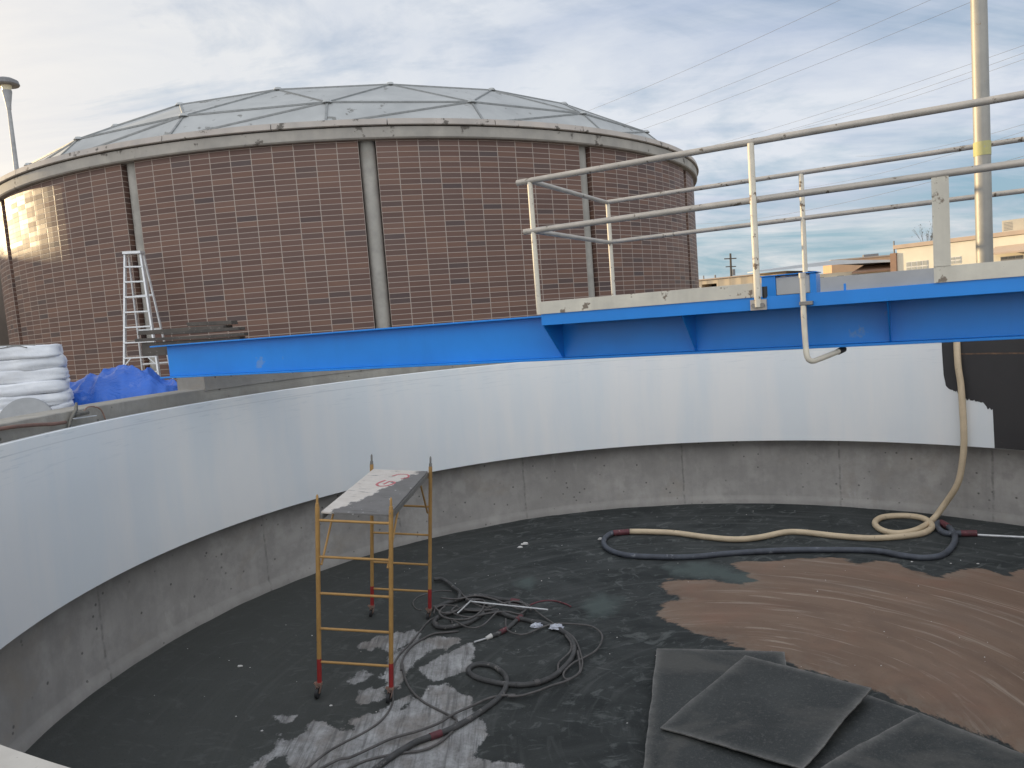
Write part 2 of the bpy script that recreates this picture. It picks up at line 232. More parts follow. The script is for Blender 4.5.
RL, RW, ZT, ZB, ZF = 6.3275, 6.5876, -0.7255, -2.3703, -3.5253
SLOPE = .085; GZ = -1.05
def floor_z(x, y): return ZF - SLOPE*(RW-math.hypot(x-CX, y-CY))
BX, BY, RB = -4.1192, 24.6386, 10.1125

# ---- tank concrete
def concrete(name, base, joints=None, warm=(.30, .25, .19), pits=True):
    m, gg, bs = newmat(name)
    v = gg.n('ShaderNodeTexCoord').outputs['Object']; uv = gg.n('ShaderNodeTexCoord').outputs['UV']
    big = gg.noise(v, .7, 5, .6); mid = gg.noise(v, 4, 7, .65); fine = gg.noise(v, 40, 4, .6)
    c = gg.mix(gg.ramp(big, [(.35, 0.0), (.7, 1.0)]), tuple(k*.74 for k in base), tuple(k*1.08 for k in base))
    c = gg.mix(gg.math('MULTIPLY', gg.ramp(mid, [(.44, 0.0), (.62, 1.0)]), .60), c, tuple(k*.66 for k in base))
    c = gg.mix(gg.math('MULTIPLY', gg.ramp(gg.noise(v, 1.3, 4, .55, 1.0), [(.58, 0.0), (.75, 1.0)]), .35), c, warm)
    st = gg.noise(gg.mapping(uv, sc=(5, .5, 1)), 1.0, 5, .6)
    c = gg.mix(gg.math('MULTIPLY', gg.ramp(st, [(.50, 0.0), (.72, 1.0)]), .4), c, tuple(k*.6 for k in base))
    lt = gg.noise(gg.mapping(uv, sc=(3, 1.3, 1), loc=(5, 3, 0)), 1.2, 6, .65)
    c = gg.mix(gg.math('MULTIPLY', gg.ramp(lt, [(.60, 0.0), (.74, 1.0)]), .3), c, tuple(min(1, k*1.45) for k in base))
    h = mid
    if pits:
        vo = gg.n('ShaderNodeTexVoronoi', inp={'Scale': 7.0, 'Randomness': 1.0}); gg.nt.links.new(v, vo.inputs['Vector'])
        pit = gg.ramp(vo.outputs['Distance'], [(.085, 1.0), (.13, 0.0)])
        gate = gg.ramp(gg.noise(v, 2.5, 3, .5), [(.42, 0.0), (.52, 1.0)])
        pm = gg.math('MULTIPLY', pit, gate)
        c = gg.mix(gg.math('MULTIPLY', pm, .8), c, tuple(k*.25 for k in base))
        h = gg.math('SUBTRACT', mid, pm)
    if joints:
        su = gg.n('ShaderNodeSeparateXYZ'); gg.nt.links.new(uv, su.inputs[0]); u = su.outputs[0]; w = su.outputs[1]
        uw = gg.math('ADD', u, gg.math('MULTIPLY', gg.math('SUBTRACT', gg.noise(uv, 5, 3, .6), .5), .05))
        tot = None
        for ja in joints:
            d = gg.math('ABSOLUTE', gg.math('SUBTRACT', uw, ja))
            l = gg.ramp(d, [(.006, 1.0), (.022, 0.0)])
            tot = l if tot is None else gg.math('MAXIMUM', tot, l)
        brk = gg.ramp(gg.noise(gg.mapping(uv, sc=(.4, 5, 1)), 1.4, 4, .6), [(.42, .1), (.58, 1.0)])
        tot = gg.math('MULTIPLY', tot, brk)
        c = gg.mix(gg.math('MULTIPLY', tot, .5), c, tuple(k*.28 for k in base))
        # pale cove left by the form at the foot of the wall
        cove = gg.ramp(w, [(0.0, 0.0), (.055, .8), (.10, .7), (.12, 0.0)])
        w2 = gg.math('SUBTRACT', w, ZF); cove = gg.ramp(w2, [(.0, .2), (.09, .75), (.13, .55), (.15, 0.0)])
        c = gg.mix(gg.math('MULTIPLY', cove, .32), c, tuple(min(1, k*1.35) for k in base))
        h = gg.math('SUBTRACT', h, tot)
    setc(gg, bs.inputs['Base Color'], c); bs.inputs['Roughness'].default_value = .88
    bump(gg, bs, gg.math('ADD', h, gg.math('MULTIPLY', fine, .4)), .5, .012)
    return m
def cyl_uv(c, R):
    return lambda co: (math.atan2(co.x-c[0], co.y-c[1])*R, co.z)
jang = [8.93, 31.6, 50.7, -16.2, -36.5, -57.3, -80.8, 70, 92]
MAT['wall'] = concrete('tank_concrete', (.39, .37, .345), [math.radians(a)*RW for a in jang])
MAT['rim'] = concrete('rim_concrete', (.40, .375, .33))
MAT['pier'] = concrete('pier_concrete', (.36, .34, .31))
# white coating: brushed on, faint runs and touch-up marks
m, gg, bs = newmat('white_coating')
uv = gg.n('ShaderNodeTexCoord').outputs['UV']
s = gg.noise(gg.mapping(uv, sc=(1.3, .18, 1)), 1.3, 5, .55)
s2 = gg.noise(gg.mapping(uv, sc=(6, .25, 1)), 1.5, 5, .65)
bl = gg.noise(uv, .55, 4, .6)
c = gg.mix(gg.ramp(s, [(.40, 0.0), (.62, 1.0)]), (.80, .835, .85), (.875, .875, .86))
c = gg.mix(gg.math('MULTIPLY', gg.ramp(s2, [(.55, 0.0), (.85, 1.0)]), .12), c, (.68, .72, .76))
c = gg.mix(gg.math('MULTIPLY', gg.ramp(bl, [(.5, 0.0), (.75, 1.0)]), .2), c, (.74, .76, .80))
scr = gg.noise(gg.mapping(uv, sc=(1.2, 16, 1), rot=(0, 0, .12)), 1.6, 6, .7)
sv = gg.n('ShaderNodeSeparateXYZ'); gg.nt.links.new(uv, sv.inputs[0])
topz = gg.ramp(gg.math('SUBTRACT', ZT, sv.outputs[1]), [(.0, 1.0), (.25, .6), (.5, 0.0)])
c = gg.mix(gg.math('MULTIPLY', gg.math('MULTIPLY', gg.ramp(scr, [(.56, 0.0), (.62, 1.0)]), topz), .4), c, (.55, .60, .64))
line = gg.ramp(gg.math('ABSOLUTE', gg.math('SUBTRACT', gg.math('SUBTRACT', ZT, sv.outputs[1]), .11)), [(.002, 1.0), (.007, 0.0)])
c = gg.mix(gg.math('MULTIPLY', line, .35), c, (.45, .48, .5))
setc(gg, bs.inputs['Base Color'], c)
setc(gg, bs.inputs['Roughness'], gg.math('MULTIPLY_ADD', s, .22, .10)); bs.inputs['Specular IOR Level'].default_value = .5
bump(gg, bs, gg.math('ADD', gg.noise(gg.mapping(uv, sc=(1, .5, 1)), 2.0, 5, .55), gg.math('MULTIPLY', s2, .0)), .12, .02)
MAT['white'] = m
MAT['bare'] = worn('bare_steel', (.045, .042, .042), (.034, .032, .033), 1.2, .55, spots=(.075, .06, .05), spot_amt=.68, streak=2.0)
MAT['rust'] = worn('rust_streak', (.20, .12, .07), (.09, .06, .045), 14, .8)

# floor of the tank: spent blasting grit over concrete and brown residue
POLYS = POLY
def sd_poly(px, py, poly):
    P = np.array(poly); n = len(P); d = np.full(px.shape, 1e9); s = np.ones(px.shape)
    for i in range(n):
        a = P[i]; b = P[i-1]; e = b-a; wx = px-a[0]; wy = py-a[1]
        t = np.clip((wx*e[0]+wy*e[1])/(e@e+1e-12), 0, 1); d = np.minimum(d, (wx-e[0]*t)**2+(wy-e[1]*t)**2)
        c1 = py >= a[1]; c2 = py < b[1]; c3 = e[0]*wy > e[1]*wx
        flip = (c1 & c2 & c3) | (~c1 & ~c2 & ~c3); s = np.where(flip, -s, s)
    return s*np.sqrt(d)
H = .05; N = int(RW/H)+2
ii = np.arange(-N, N+1); gx, gy = np.meshgrid(ii*H, ii*H); rr = np.hypot(gx, gy)
inside = rr <= RW+.10
idx = -np.ones(gx.shape, int); idx[inside] = np.arange(inside.sum())
X = gx[inside]; Y = gy[inside]; Z = ZF-SLOPE*(RW-rr[inside])
rip = np.array([noise.noise(Vector((a*.9, b*.9, 0)))*.012+noise.noise(Vector((a*3.1, b*3.1, 4)))*.006 for a, b in zip(X, Y)])
Z = Z+rip
a, b, c_, d_ = idx[:-1, :-1], idx[:-1, 1:], idx[1:, 1:], idx[1:, :-1]
ok = (a >= 0) & (b >= 0) & (c_ >= 0) & (d_ >= 0)
F = np.stack([a[ok], b[ok], c_[ok], d_[ok]], 1)
me = bpy.data.meshes.new('tank_floor'); me.from_pydata(np.stack([X+CX, Y+CY, Z], 1).tolist(), [], F.tolist())
for key in ('brown', 'grey', 'green'):
    at = me.attributes.new(key, 'FLOAT', 'POINT')
    sd = np.min([sd_poly(X+CX, Y+CY, p) for p in POLYS[key]], axis=0)
    at.data.foreach_set('value', np.clip(sd, -3, 3).astype(np.float32))
for p in me.polygons: p.use_smooth = True
m, gg, bs = newmat('grit_floor')
ob = gg.mapping(gg.n('ShaderNodeTexCoord').outputs['Object'], loc=(-CX, -CY, 0))
sp = gg.n('ShaderNodeSeparateXYZ'); gg.nt.links.new(ob, sp.inputs[0])
rad = gg.math('SQRT', gg.math('ADD', gg.math('MULTIPLY', sp.outputs[0], sp.outputs[0]), gg.math('MULTIPLY', sp.outputs[1], sp.outputs[1])))
an = gg.math('ARCTAN2', sp.outputs[1], sp.outputs[0])
cb = gg.n('ShaderNodeCombineXYZ'); gg.nt.links.new(rad, cb.inputs[0]); gg.nt.links.new(an, cb.inputs[1]); pol = cb.outputs[0]
def attr(n): return gg.n('ShaderNodeAttribute', attribute_name=n).outputs['Fac']
def edge(n, amp, sharp=.02, vec=ob, sc=3.5, bias=0.0):
    q = gg.math('ADD', gg.math('ADD', attr(n), gg.math('MULTIPLY', gg.math('SUBTRACT', gg.noise(vec, sc, 8, .68), .5), amp)), bias)
    return gg.ramp(gg.math('MULTIPLY_ADD', q, 1.0, .5), [(.5-sharp, 1.0), (.5+sharp, 0.0)])
swp = gg.mapping(ob, sc=(1.0, 1.6, 1), rot=(0, 0, .5))
gr = gg.noise(swp, 1.1, 8, .62, 1.2)
base = gg.mix(gg.ramp(gr, [(.35, 0.0), (.7, 1.0)]), (.028, .032, .032), (.062, .067, .066))
arcn = gg.noise(gg.mapping(pol, sc=(5.5, 1.1, 1)), 1.6, 6, .62, .5)
base = gg.mix(gg.math('MULTIPLY', gg.ramp(arcn, [(.52, 0.0), (.68, 1.0)]), .6), base, (.090, .094, .092))
smear = gg.noise(gg.mapping(ob, sc=(2.2, 3.4, 1), rot=(0, 0, -.6), loc=(4, 1, 0)), 1.5, 7, .66, 1.6)
base = gg.mix(gg.math('MULTIPLY', gg.ramp(smear, [(.55, 0.0), (.66, 1.0)]), .6), base, (.145, .155, .15))
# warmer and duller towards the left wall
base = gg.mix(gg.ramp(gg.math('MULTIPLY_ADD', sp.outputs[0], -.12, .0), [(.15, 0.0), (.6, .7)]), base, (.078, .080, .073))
speck = gg.noise(ob, 60, 2, .5); base = gg.mix(gg.math('MULTIPLY', gg.ramp(speck, [(.68, 0.0), (.73, 1.0)]), .30), base, (.15, .15, .15))
base = gg.mix(gg.math('MULTIPLY', gg.ramp(speck, [(.28, 1.0), (.36, 0.0)]), .45), base, (.02, .022, .022))
gn = edge('green', .5, .10, bias=.02); base = gg.mix(gg.math('MULTIPLY', gn, .7), base, (.10, .125, .118))
# scraped concrete
sc_st = gg.math('MULTIPLY_ADD', gg.noise(ob, 5.5, 8, .7, .6), .55, gg.math('MULTIPLY', gg.noise(gg.mapping(ob, sc=(9, 1.1, 1), rot=(0, 0, -.75)), 1.5, 7, .65), .45))
grey = gg.mix(gg.ramp(sc_st, [(.35, 0.0), (.68, 1.0)]), (.17, .165, .16), (.52, .52, .52))
grey = gg.mix(gg.math('MULTIPLY', gg.ramp(gg.noise(ob, 2.2, 5, .6), [(.45, 0.0), (.62, 1.0)]), .55), grey, (.21, .18, .155))
grey = gg.mix(gg.math('MULTIPLY', gg.ramp(gg.noise(ob, 30, 4, .7), [(.5, 0.0), (.7, 1.0)]), .35), grey, (.10, .10, .10))
ge = edge('grey', .36, .014, gg.mapping(ob, sc=(1.5, 1.0, 1), rot=(0, 0, -.75)), 4.0, -.01)
thin = gg.ramp(gg.noise(gg.mapping(ob, sc=(14, 1.0, 1), rot=(0, 0, -.75)), 1.3, 6, .7), [(.30, .55), (.44, 1.0)])
gem = gg.math('MULTIPLY', ge, thin)
brush = gg.noise(gg.mapping(ob, sc=(16, .8, 1), rot=(0, 0, -.62)), 1.4, 7, .7, .3)
grey = gg.mix(gg.math('MULTIPLY', gg.ramp(brush, [(.50, 0.0), (.62, 1.0)]), .55), grey, (.10, .10, .098))
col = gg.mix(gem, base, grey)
# brown residue with swept arcs about the tank centre
b1 = gg.noise(gg.mapping(pol, sc=(2.0, .7, 1)), 1.2, 9, .66, .8)
br = gg.mix(gg.ramp(b1, [(.32, 0.0), (.68, 1.0)]), (.185, .122, .088), (.25, .175, .13))
br = gg.mix(gg.math('MULTIPLY', gg.ramp(gg.noise(gg.mapping(pol, sc=(7.5, 1.1, 1), loc=(3, 1, 0)), 1.6, 9, .70, .45), [(.55, 0.0), (.65, 1.0)]), .6), br, (.44, .37, .30))
br = gg.mix(gg.math('MULTIPLY', gg.ramp(gg.noise(ob, .9, 4, .6, .5), [(.52, 0.0), (.68, 1.0)]), .5), br, (.25, .145, .105))
br = gg.mix(gg.math('MULTIPLY', gg.ramp(gg.noise(ob, 45, 3, .6), [(.62, 0.0), (.7, 1.0)]), .25), br, (.05, .045, .04))
br = gg.mix(gg.math('MULTIPLY', gg.ramp(gg.noise(gg.mapping(pol, sc=(1.1, 1.4, 1), loc=(9, 2, 0)), 1.6, 7, .66, 1.0), [(.44, 0.0), (.66, 1.0)]), .4), br, (.15, .11, .088))
bd = attr('brown')
be = edge('brown', .42, .02, gg.mapping(pol, sc=(2.6, 2.2, 1)), 3.2, .02)
fr = gg.math('MULTIPLY', gg.ramp(gg.math('MULTIPLY_ADD', bd, 1.0, .5), [(.12, 0.0), (.44, .75), (.5, .9)]), gg.ramp(gg.noise(pol, 7, 6, .7), [(.45, 0.0), (.62, 1.0)]))
br = gg.mix(gg.math('MULTIPLY', fr, .5), br, (.27, .235, .19))
col = gg.mix(be, col, br)
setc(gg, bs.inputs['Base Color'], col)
setc(gg, bs.inputs['Roughness'], gg.math('MULTIPLY_ADD', gr, .3, .70)); bs.inputs['Specular IOR Level'].default_value = .22
hh = gg.math('ADD', gg.math('ADD', gg.math('MULTIPLY', gg.noise(ob, 50, 4, .6), .35), gr), gg.math('MULTIPLY', gg.math('ADD', be, gem), -.5))
bump(gg, bs, hh, .45, .02)
me.materials.append(m); fo = bpy.data.objects.new('tank_floor', me); COL.objects.link(fo); tag(fo, kind='structure')

# ground outside: a sheet with a round hole for the tank, out to the horizon
m, gg, bs = newmat('dry_ground')
v = gg.n('ShaderNodeTexCoord').outputs['Object']
c = gg.mix(gg.noise(v, .15, 6, .6), (.20, .17, .13), (.32, .28, .22)); c = gg.mix(gg.math('MULTIPLY', gg.noise(v, 12, 5, .7), .5), c, (.16, .14, .12))
setc(gg, bs.inputs['Base Color'], c); bs.inputs['Roughness'].default_value = .95; bump(gg, bs, gg.noise(v, 9, 6, .7), .5, .03); MAT['ground'] = m
mb = MB(); rs = [6.92, 7.4, 9, 14, 30, 80, 300, 1500]; n = 120; vs = []; fs = []
for r in rs:
    for k in range(n):
        t = 2*PI*k/n; vs.append((CX+r*math.sin(t), CY+r*math.cos(t), GZ))
for i in range(len(rs)-1):
    for k in range(n): fs.append((i*n+k, i*n+(k+1) % n, (i+1)*n+(k+1) % n, (i+1)*n+k))
mb.add(vs, fs); tag(mb.obj('ground', MAT['ground']), kind='structure')

# ------------------------------------------------------------------ the tank itself
tank = thing('clarifier_tank', 'sunken round concrete tank with a white coated band inside', 'tank', (CX, CY, ZF))
def tk(o): o.parent = tank; o.matrix_parent_inverse = Matrix.Translation((-CX, -CY, -ZF)); return o
mb = MB(); arc(mb, CT, [(RW-.035, ZF-.1), (RW-.035, ZF+.09), (RW, ZF+.14), (RW, ZB+.1), (6.95, ZB+.1), (6.95, ZF-.1)], -180, 180, 1.5, True)
tk(mb.obj('concrete_wall', MAT['wall'], smooth=True, uv=cyl_uv(CT, RW)))
mb = MB(); arc(mb, CT, [(6.5, ZB+.1), (6.5, -.585), (6.51, -.575), (6.92, -.575), (6.93, -.585), (6.93, ZB+.1)], -180, 180, 1.5, True)
tk(mb.obj('rim_wall', MAT['rim'], smooth=True, uv=cyl_uv(CT, 6.5)))
mb = MB(); arc(mb, CT, [(RL, ZB), (RL, ZT-.008), (RL+.008, ZT), (RL+.055, ZT), (RL+.063, ZT-.008), (RL+.063, ZB+.12), (6.5, ZB+.12), (6.58, ZB+.06), (6.58, ZB)], -180, 180, 1.0, True)
tk(mb.obj('coated_band', MAT['white'], smooth=True, uv=cyl_uv(CT, RL)))
mb = MB(); arc(mb, CT, [(RL+.063, -1.1), (6.5, -1.1), (6.5, -1.2), (RL+.063, -1.2)], -180, 180, 1.5, True)
tk(mb.obj('gutter_floor', MAT['rim'], smooth=True, uv=cyl_uv(CT, 6.4)))
mb = MB(); arc(mb, CT, [(6.160, -.90), (6.160, -.735), (6.168, -.727), (6.52, -.727), (6.52, -.90)], -172, -132, 1.0, True)
MAT['ledge'] = worn('dusty_white_ledge', (.55, .52, .47), (.42, .39, .35), 5, .7, spots=(.3, .27, .23), spot_amt=.64)
o = tk(mb.obj('near_ledge', MAT['ledge'], smooth=True, uv=cyl_uv(CT, 6.2))); o['label'] = 'pale ledge at the near edge, bottom left corner'
# the patch still to be coated: ragged lower-left edge
BARE = [(45.8, -.85), (45.78, -.96), (46.2, -.99), (45.9, -1.15), (45.9, -1.30), (46.2, -1.50), (47.5, -1.56), (47.7, -1.63), (48.4, -1.66), (49.6, -1.69), (50.7, -1.715), (50.9, -1.77), (51.1, -1.796), (51.95, -1.80), (51.9, -2.03), (51.7, ZB+.002), (85, ZB+.002), (85, ZT), (45.8, ZT)]
bmx = bmesh.new(); 
dens = []
for i in range(len(BARE)):
    a_, b_ = BARE[i], BARE[(i+1) % len(BARE)]; k = max(1, int(abs(b_[0]-a_[0])/.8))
    for j in range(k): dens.append((a_[0]+(b_[0]-a_[0])*j/k, a_[1]+(b_[1]-a_[1])*j/k))
# column strips so the patch follows the curve
cols = sorted(set([round(45.78+.12*i, 3) for i in range(int(39/.12))]))
def low_edge(a):
    pts = [(45.78, -.95), (45.9, -1.3), (46.2, -1.5), (47.5, -1.56), (47.7, -1.63), (48.4, -1.66), (49.6, -1.69), (50.7, -1.715), (50.9, -1.77), (51.1, -1.796), (51.74, -1.80), (51.78, ZB+.003), (90, ZB+.003)]
    for (x0, y0), (x1, y1) in zip(pts, pts[1:]):
        if x0 <= a <= x1: return y0+(y1-y0)*(a-x0)/(x1-x0)+.035*noise.noise(Vector((a*5, 0, 0)))*(a < 51.7)
    return ZB
mb = MB(); prof_v = []; 
for a_ in cols:
    t = math.radians(a_); R1 = RL-.004
    for z in (ZT-.004, low_edge(a_)): prof_v.append((CX+R1*math.sin(t), CY+R1*math.cos(t), z))
mb.add(prof_v, [(2*i, 2*i+1, 2*i+3, 2*i+2) for i in range(len(cols)-1)])
o = tk(mb.obj('bare_panel', MAT['bare'], smooth='all')); o['label'] = 'dark bare section left uncoated'
mb = MB(); pv = []
cc2 = [48+.3*i for i in range(110)]
for a_ in cc2:
    t = math.radians(a_); R1 = RL-.007
    for z in (-.985+.006*noise.noise(Vector((a_*2, 1, 0))), -1.005-.008*abs(noise.noise(Vector((a_*3, 5, 0))))): pv.append((CX+R1*math.sin(t), CY+R1*math.cos(t), z))
mb.add(pv, [(2*i, 2*i+1, 2*i+3, 2*i+2) for i in range(len(cc2)-1)])
tk(mb.obj('rusty_seam', MAT['rust'], smooth='all'))
# raised seat for the bridge
mb = MB(); arc(mb, CT, [(6.485, -.60), (6.485, -.37), (6.50, -.358), (6.98, -.358), (6.98, -.60)], -64.2, -8, 1.5, True)
o = mb.obj('bridge_seat', MAT['pier'], smooth=True, uv=cyl_uv(CT, 6.5)); tag(o, 'raised concrete block on the tank rim carrying the end of the blue bridge', 'concrete block')

# ------------------------------------------------------------------ the round building
m, gg, bs = newmat('stacked_tile_brick')
uv = gg.n('ShaderNodeTexCoord').outputs['UV']; su = gg.n('ShaderNodeSeparateXYZ'); gg.nt.links.new(uv, su.inputs[0])
TW, TH = .405, .1035
U = gg.math('DIVIDE', su.outputs[0], TW); Vv = gg.math('DIVIDE', su.outputs[1], TH)
fu = gg.math('FRACT', U); fv = gg.math('FRACT', Vv)
du = gg.math('MULTIPLY', gg.math('MINIMUM', fu, gg.math('SUBTRACT', 1.0, fu)), TW)
dvv = gg.math('MULTIPLY', gg.math('MINIMUM', fv, gg.math('SUBTRACT', 1.0, fv)), TH)
mort = gg.ramp(gg.math('MINIMUM', gg.math('MULTIPLY', du, .8), dvv), [(.0045, 1.0), (.0080, 0.0)])
cell = gg.n('ShaderNodeCombineXYZ'); gg.nt.links.new(gg.math('FLOOR', U), cell.inputs[0]); gg.nt.links.new(gg.math('FLOOR', Vv), cell.inputs[1])
wn = gg.n('ShaderNodeTexWhiteNoise', noise_dimensions='2D'); gg.nt.links.new(cell.outputs[0], wn.inputs['Vector'])
wn2 = gg.n('ShaderNodeTexWhiteNoise', noise_dimensions='3D'); gg.nt.links.new(gg.mapping(cell.outputs[0], loc=(5, 9, 3)), wn2.inputs['Vector'])
bc = gg.ramp(wn.outputs['Value'], [(0.0, (.095, .080, .086)), (.04, (.11, .09, .09)), (.07, (.145, .102, .090)), (.3, (.155, .105, .09)), (.6, (.20, .132, .107)), (.85, (.245, .165, .125)), (.94, (.215, .145, .115)), (1.0, (.125, .09, .085))])
bc = gg.mix(gg.math('MULTIPLY', gg.noise(gg.n('ShaderNodeTexCoord').outputs['Object'], 3, 6, .65), .30), bc, (.13, .10, .09))
bc = gg.mix(gg.math('MULTIPLY', gg.ramp(gg.noise(uv, .5, 3, .6), [(.4, 0.0), (.7, 1.0)]), .25), bc, (.23, .17, .14))
bc = gg.mix(1.0, bc, (.74, .58, .525), 'MULTIPLY')
cc = gg.mix(mort, bc, (.38, .315, .27))
setc(gg, bs.inputs['Base Color'], cc); setc(gg, bs.inputs['Roughness'], gg.math('MULTIPLY_ADD', wn2.outputs['Value'], .15, .50))
bump(gg, bs, gg.math('SUBTRACT', gg.math('MULTIPLY', wn2.outputs['Value'], .12), mort), .45, .010)
MAT['brick'] = m
MAT['column'] = concrete('column_concrete', (.42, .40, .36), pits=False)
MAT['fascia'] = worn('fascia_concrete', (.43, .40, .355), (.33, .31, .28), 2.5, .85, spots=(.13, .115, .10), spot_amt=.61, spotscale=2.2, streak=1.5, bmp=.3)
MAT['parapet'] = worn('roof_edge_panels', (.50, .44, .39), (.40, .37, .34), 1.6, .8, spots=(.13, .115, .10), spot_amt=.60, spotscale=3.4, streak=1.5, bmp=.25)
MAT['dome'] = worn('weathered_roof_sheet', (.45, .46, .455), (.34, .35, .35), .9, .7, spots=(.20, .20, .19), spot_amt=.62, spotscale=2.6, bmp=.25)
MAT['seam'] = worn('roof_seam_metal', (.22, .22, .225), None, 8, .6)
MAT['shadowgap'] = worn('painted_gap_shade', (.05, .045, .042), None, 8, .8)  # near-black colour painting shade into the roof-edge gap and wall recesses
bld = thing('round_building', 'large round brown tiled building with a shallow faceted grey dome', 'building', (BX, BY, GZ))
BC = (BX, BY)
def bp(o): o.parent = bld; o.matrix_parent_inverse = Matrix.Translation((-BX, -BY, -GZ)); return o
cols_a = [180+x for x in range(0)]
slots = [9.75+27.1*k for k in range(-6, 7)]          # measured from the side that faces the tank, towards +X
def az(t): return 180-t                              # building angle -> azimuth from +Y
SWD = .93
nsl = len(slots)
for i, s0 in enumerate(slots):
    nxt = slots[(i+1) % nsl]+(360 if i == nsl-1 else 0)
    a0, a1 = s0+SWD, nxt-SWD
    R1 = RB; mb = MB()
    n = max(3, int((a1-a0)/1.35)); prof = []
    az_l = [a0+(a1-a0)*k/n for k in range(n+1)]
    pts = [(R1-.34, az_l[0])]+[(R1, q) for q in az_l]+[(R1-.34, az_l[-1])]
    vs = []; uvs = []
    run = 0
    for k, (r, q) in enumerate(pts):
        t = math.radians(az(q)); vs += [(BX+r*math.sin(t), BY+r*math.cos(t), GZ-.05), (BX+r*math.sin(t), BY+r*math.cos(t), 3.66)]
    mb.add(vs, [(2*k, 2*k+1, 2*k+3, 2*k+2) for k in range(len(pts)-1)])
    o = mb.obj('brick_panel', MAT['brick'])
    me2 = o.data; l = me2.uv_layers.new(name='UVMap')
    ustart = 0.0; us = [-.34]+[math.radians(q-a0)*R1 for q in az_l]; us.append(us[-1]+.34)
    tot = us[-2]; fit = round(tot/TW)*TW/tot
    for p in me2.polygons:
        for li in p.loop_indices:
            vi = me2.loops[li].vertex_index; l.data[li].uv = (us[vi//2]*fit, me2.vertices[vi].co.z+.03)
    bp(o)
    t = math.radians(az(s0)); mb = MB()
    ca = math.radians(az(s0)); pr = []
    for k in range(9):                                # half-round column face standing in its slot
        q = PI*k/8; dxl = -.155*math.cos(q); rad_ = RB-.17+.10*math.sin(q)
        pr.append((BX+rad_*math.sin(ca)+dxl*math.cos(ca), BY+rad_*math.cos(ca)-dxl*math.sin(ca)))
    rad_ = RB-.36
    pr += [(BX+rad_*math.sin(ca)+.155*math.cos(ca), BY+rad_*math.cos(ca)-.155*math.sin(ca)), (BX+rad_*math.sin(ca)-.155*math.cos(ca), BY+rad_*math.cos(ca)+.155*math.sin(ca))]
    mb.prism(pr, GZ-.05, 3.65); bp(mb.obj('column', MAT['column'], smooth=True))
mb = MB(); arc(mb, BC, [(RB-.4, GZ-.1), (RB-.36, 3.7)], -180, 180, 3); bp(mb.obj('inner_wall', MAT['shadowgap'], smooth=True))
mb = MB(); arc(mb, BC, [(9.7, 3.615), (10.20, 3.615), (10.225, 3.64), (10.225, 3.83), (9.7, 3.83)], -180, 180, 1.5, True)
bp(mb.obj('fascia', MAT['fascia'], smooth=True))
mb = MB(); arc(mb, BC, [(9.7, 3.828), (10.18, 3.828), (10.18, 3.855), (9.7, 3.855)], -180, 180, 1.5, True); bp(mb.obj('shadow_joint', MAT['shadowgap'], smooth=True))
# roof edge in straight precast lengths with dark butt joints
NP = 30
for k in range(NP):
    a0 = 360/NP*k; a1 = 360/NP*(k+1)-.10
    mb = MB(); arc(mb, BC, [(9.75, 3.853), (10.265, 3.853), (10.28, 3.865), (10.25, 3.975), (9.75, 3.99)], a0, a1, 2.0, True)
    bp(mb.obj('roof_edge_panel', MAT['parapet'], smooth=True))
# dome: rings of nodes joined into triangular sheets
rings = [(9.97, 3.97, 20, 0), (9.35, 4.56, 20, 0), (7.75, 5.37, 20, .5), (5.1, 6.08, 10, .25), (2.6, 6.50, 10, .75), (0, 6.66, 1, 0)]
def ringpt(i, k):
    r, z, n, off = rings[i]; t = 2*PI*(k+off)/n + math.radians(170.5-14.0); return Vector((BX+r*math.sin(t), BY+r*math.cos(t), z))
tri = []; edges = set()
def addtri(a, b, c):
    tri.append((a, b, c))
    for x, y in ((a, b), (b, c), (c, a)): edges.add((min(x, y), max(x, y)))
for k in range(20):
    k2 = (k+1) % 20
    addtri((0, k), (0, k2), (1, k)); addtri((0, k2), (1, k2), (1, k))
    addtri((1, k), (1, k2), (2, k)); addtri((2, k), (1, k2), (2, k2))
for k in range(10):
    k2 = (k+1) % 10
    addtri((2, 2*k), (2, (2*k+1) % 20), (3, k)); addtri((2, (2*k+1) % 20), (2, (2*k+2) % 20), (3, k2)); addtri((2, (2*k+1) % 20), (3, k2), (3, k))
    addtri((3, k), (3, k2), (4, k)); addtri((3, k2), (4, k2), (4, k)); addtri((4, k), (4, k2), (5, 0))
mb = MB()
for t in tri: mb.add([ringpt(*q) for q in t], [(0, 1, 2)])
dome = bp(mb.obj('dome_roof', MAT['dome']))
mb = MB()
for a_, b_ in edges:
    if a_[0] == 0 and b_[0] == 0: continue
    p, q = ringpt(*a_), ringpt(*b_); mb.beam(p+Vector((0, 0, .008)), q+Vector((0, 0, .008)), .042, .035)
MAT['roofseam'] = worn('roof_batten', (.29, .30, .30), None, 8, .6)
o = mb.obj('roof_seams', MAT['roofseam']); o.parent = dome
mb = MB()
for i in (1, 2):
    for k in range(20):
        p = ringpt(i, k)
        if p.y > BY+3: continue
        o = MB().tube([p-Vector((0, 0, .01)), p+Vector((0, 0, .045))], [.11, .07], 12).obj('seam_cap', MAT['dome']); o.parent = dome

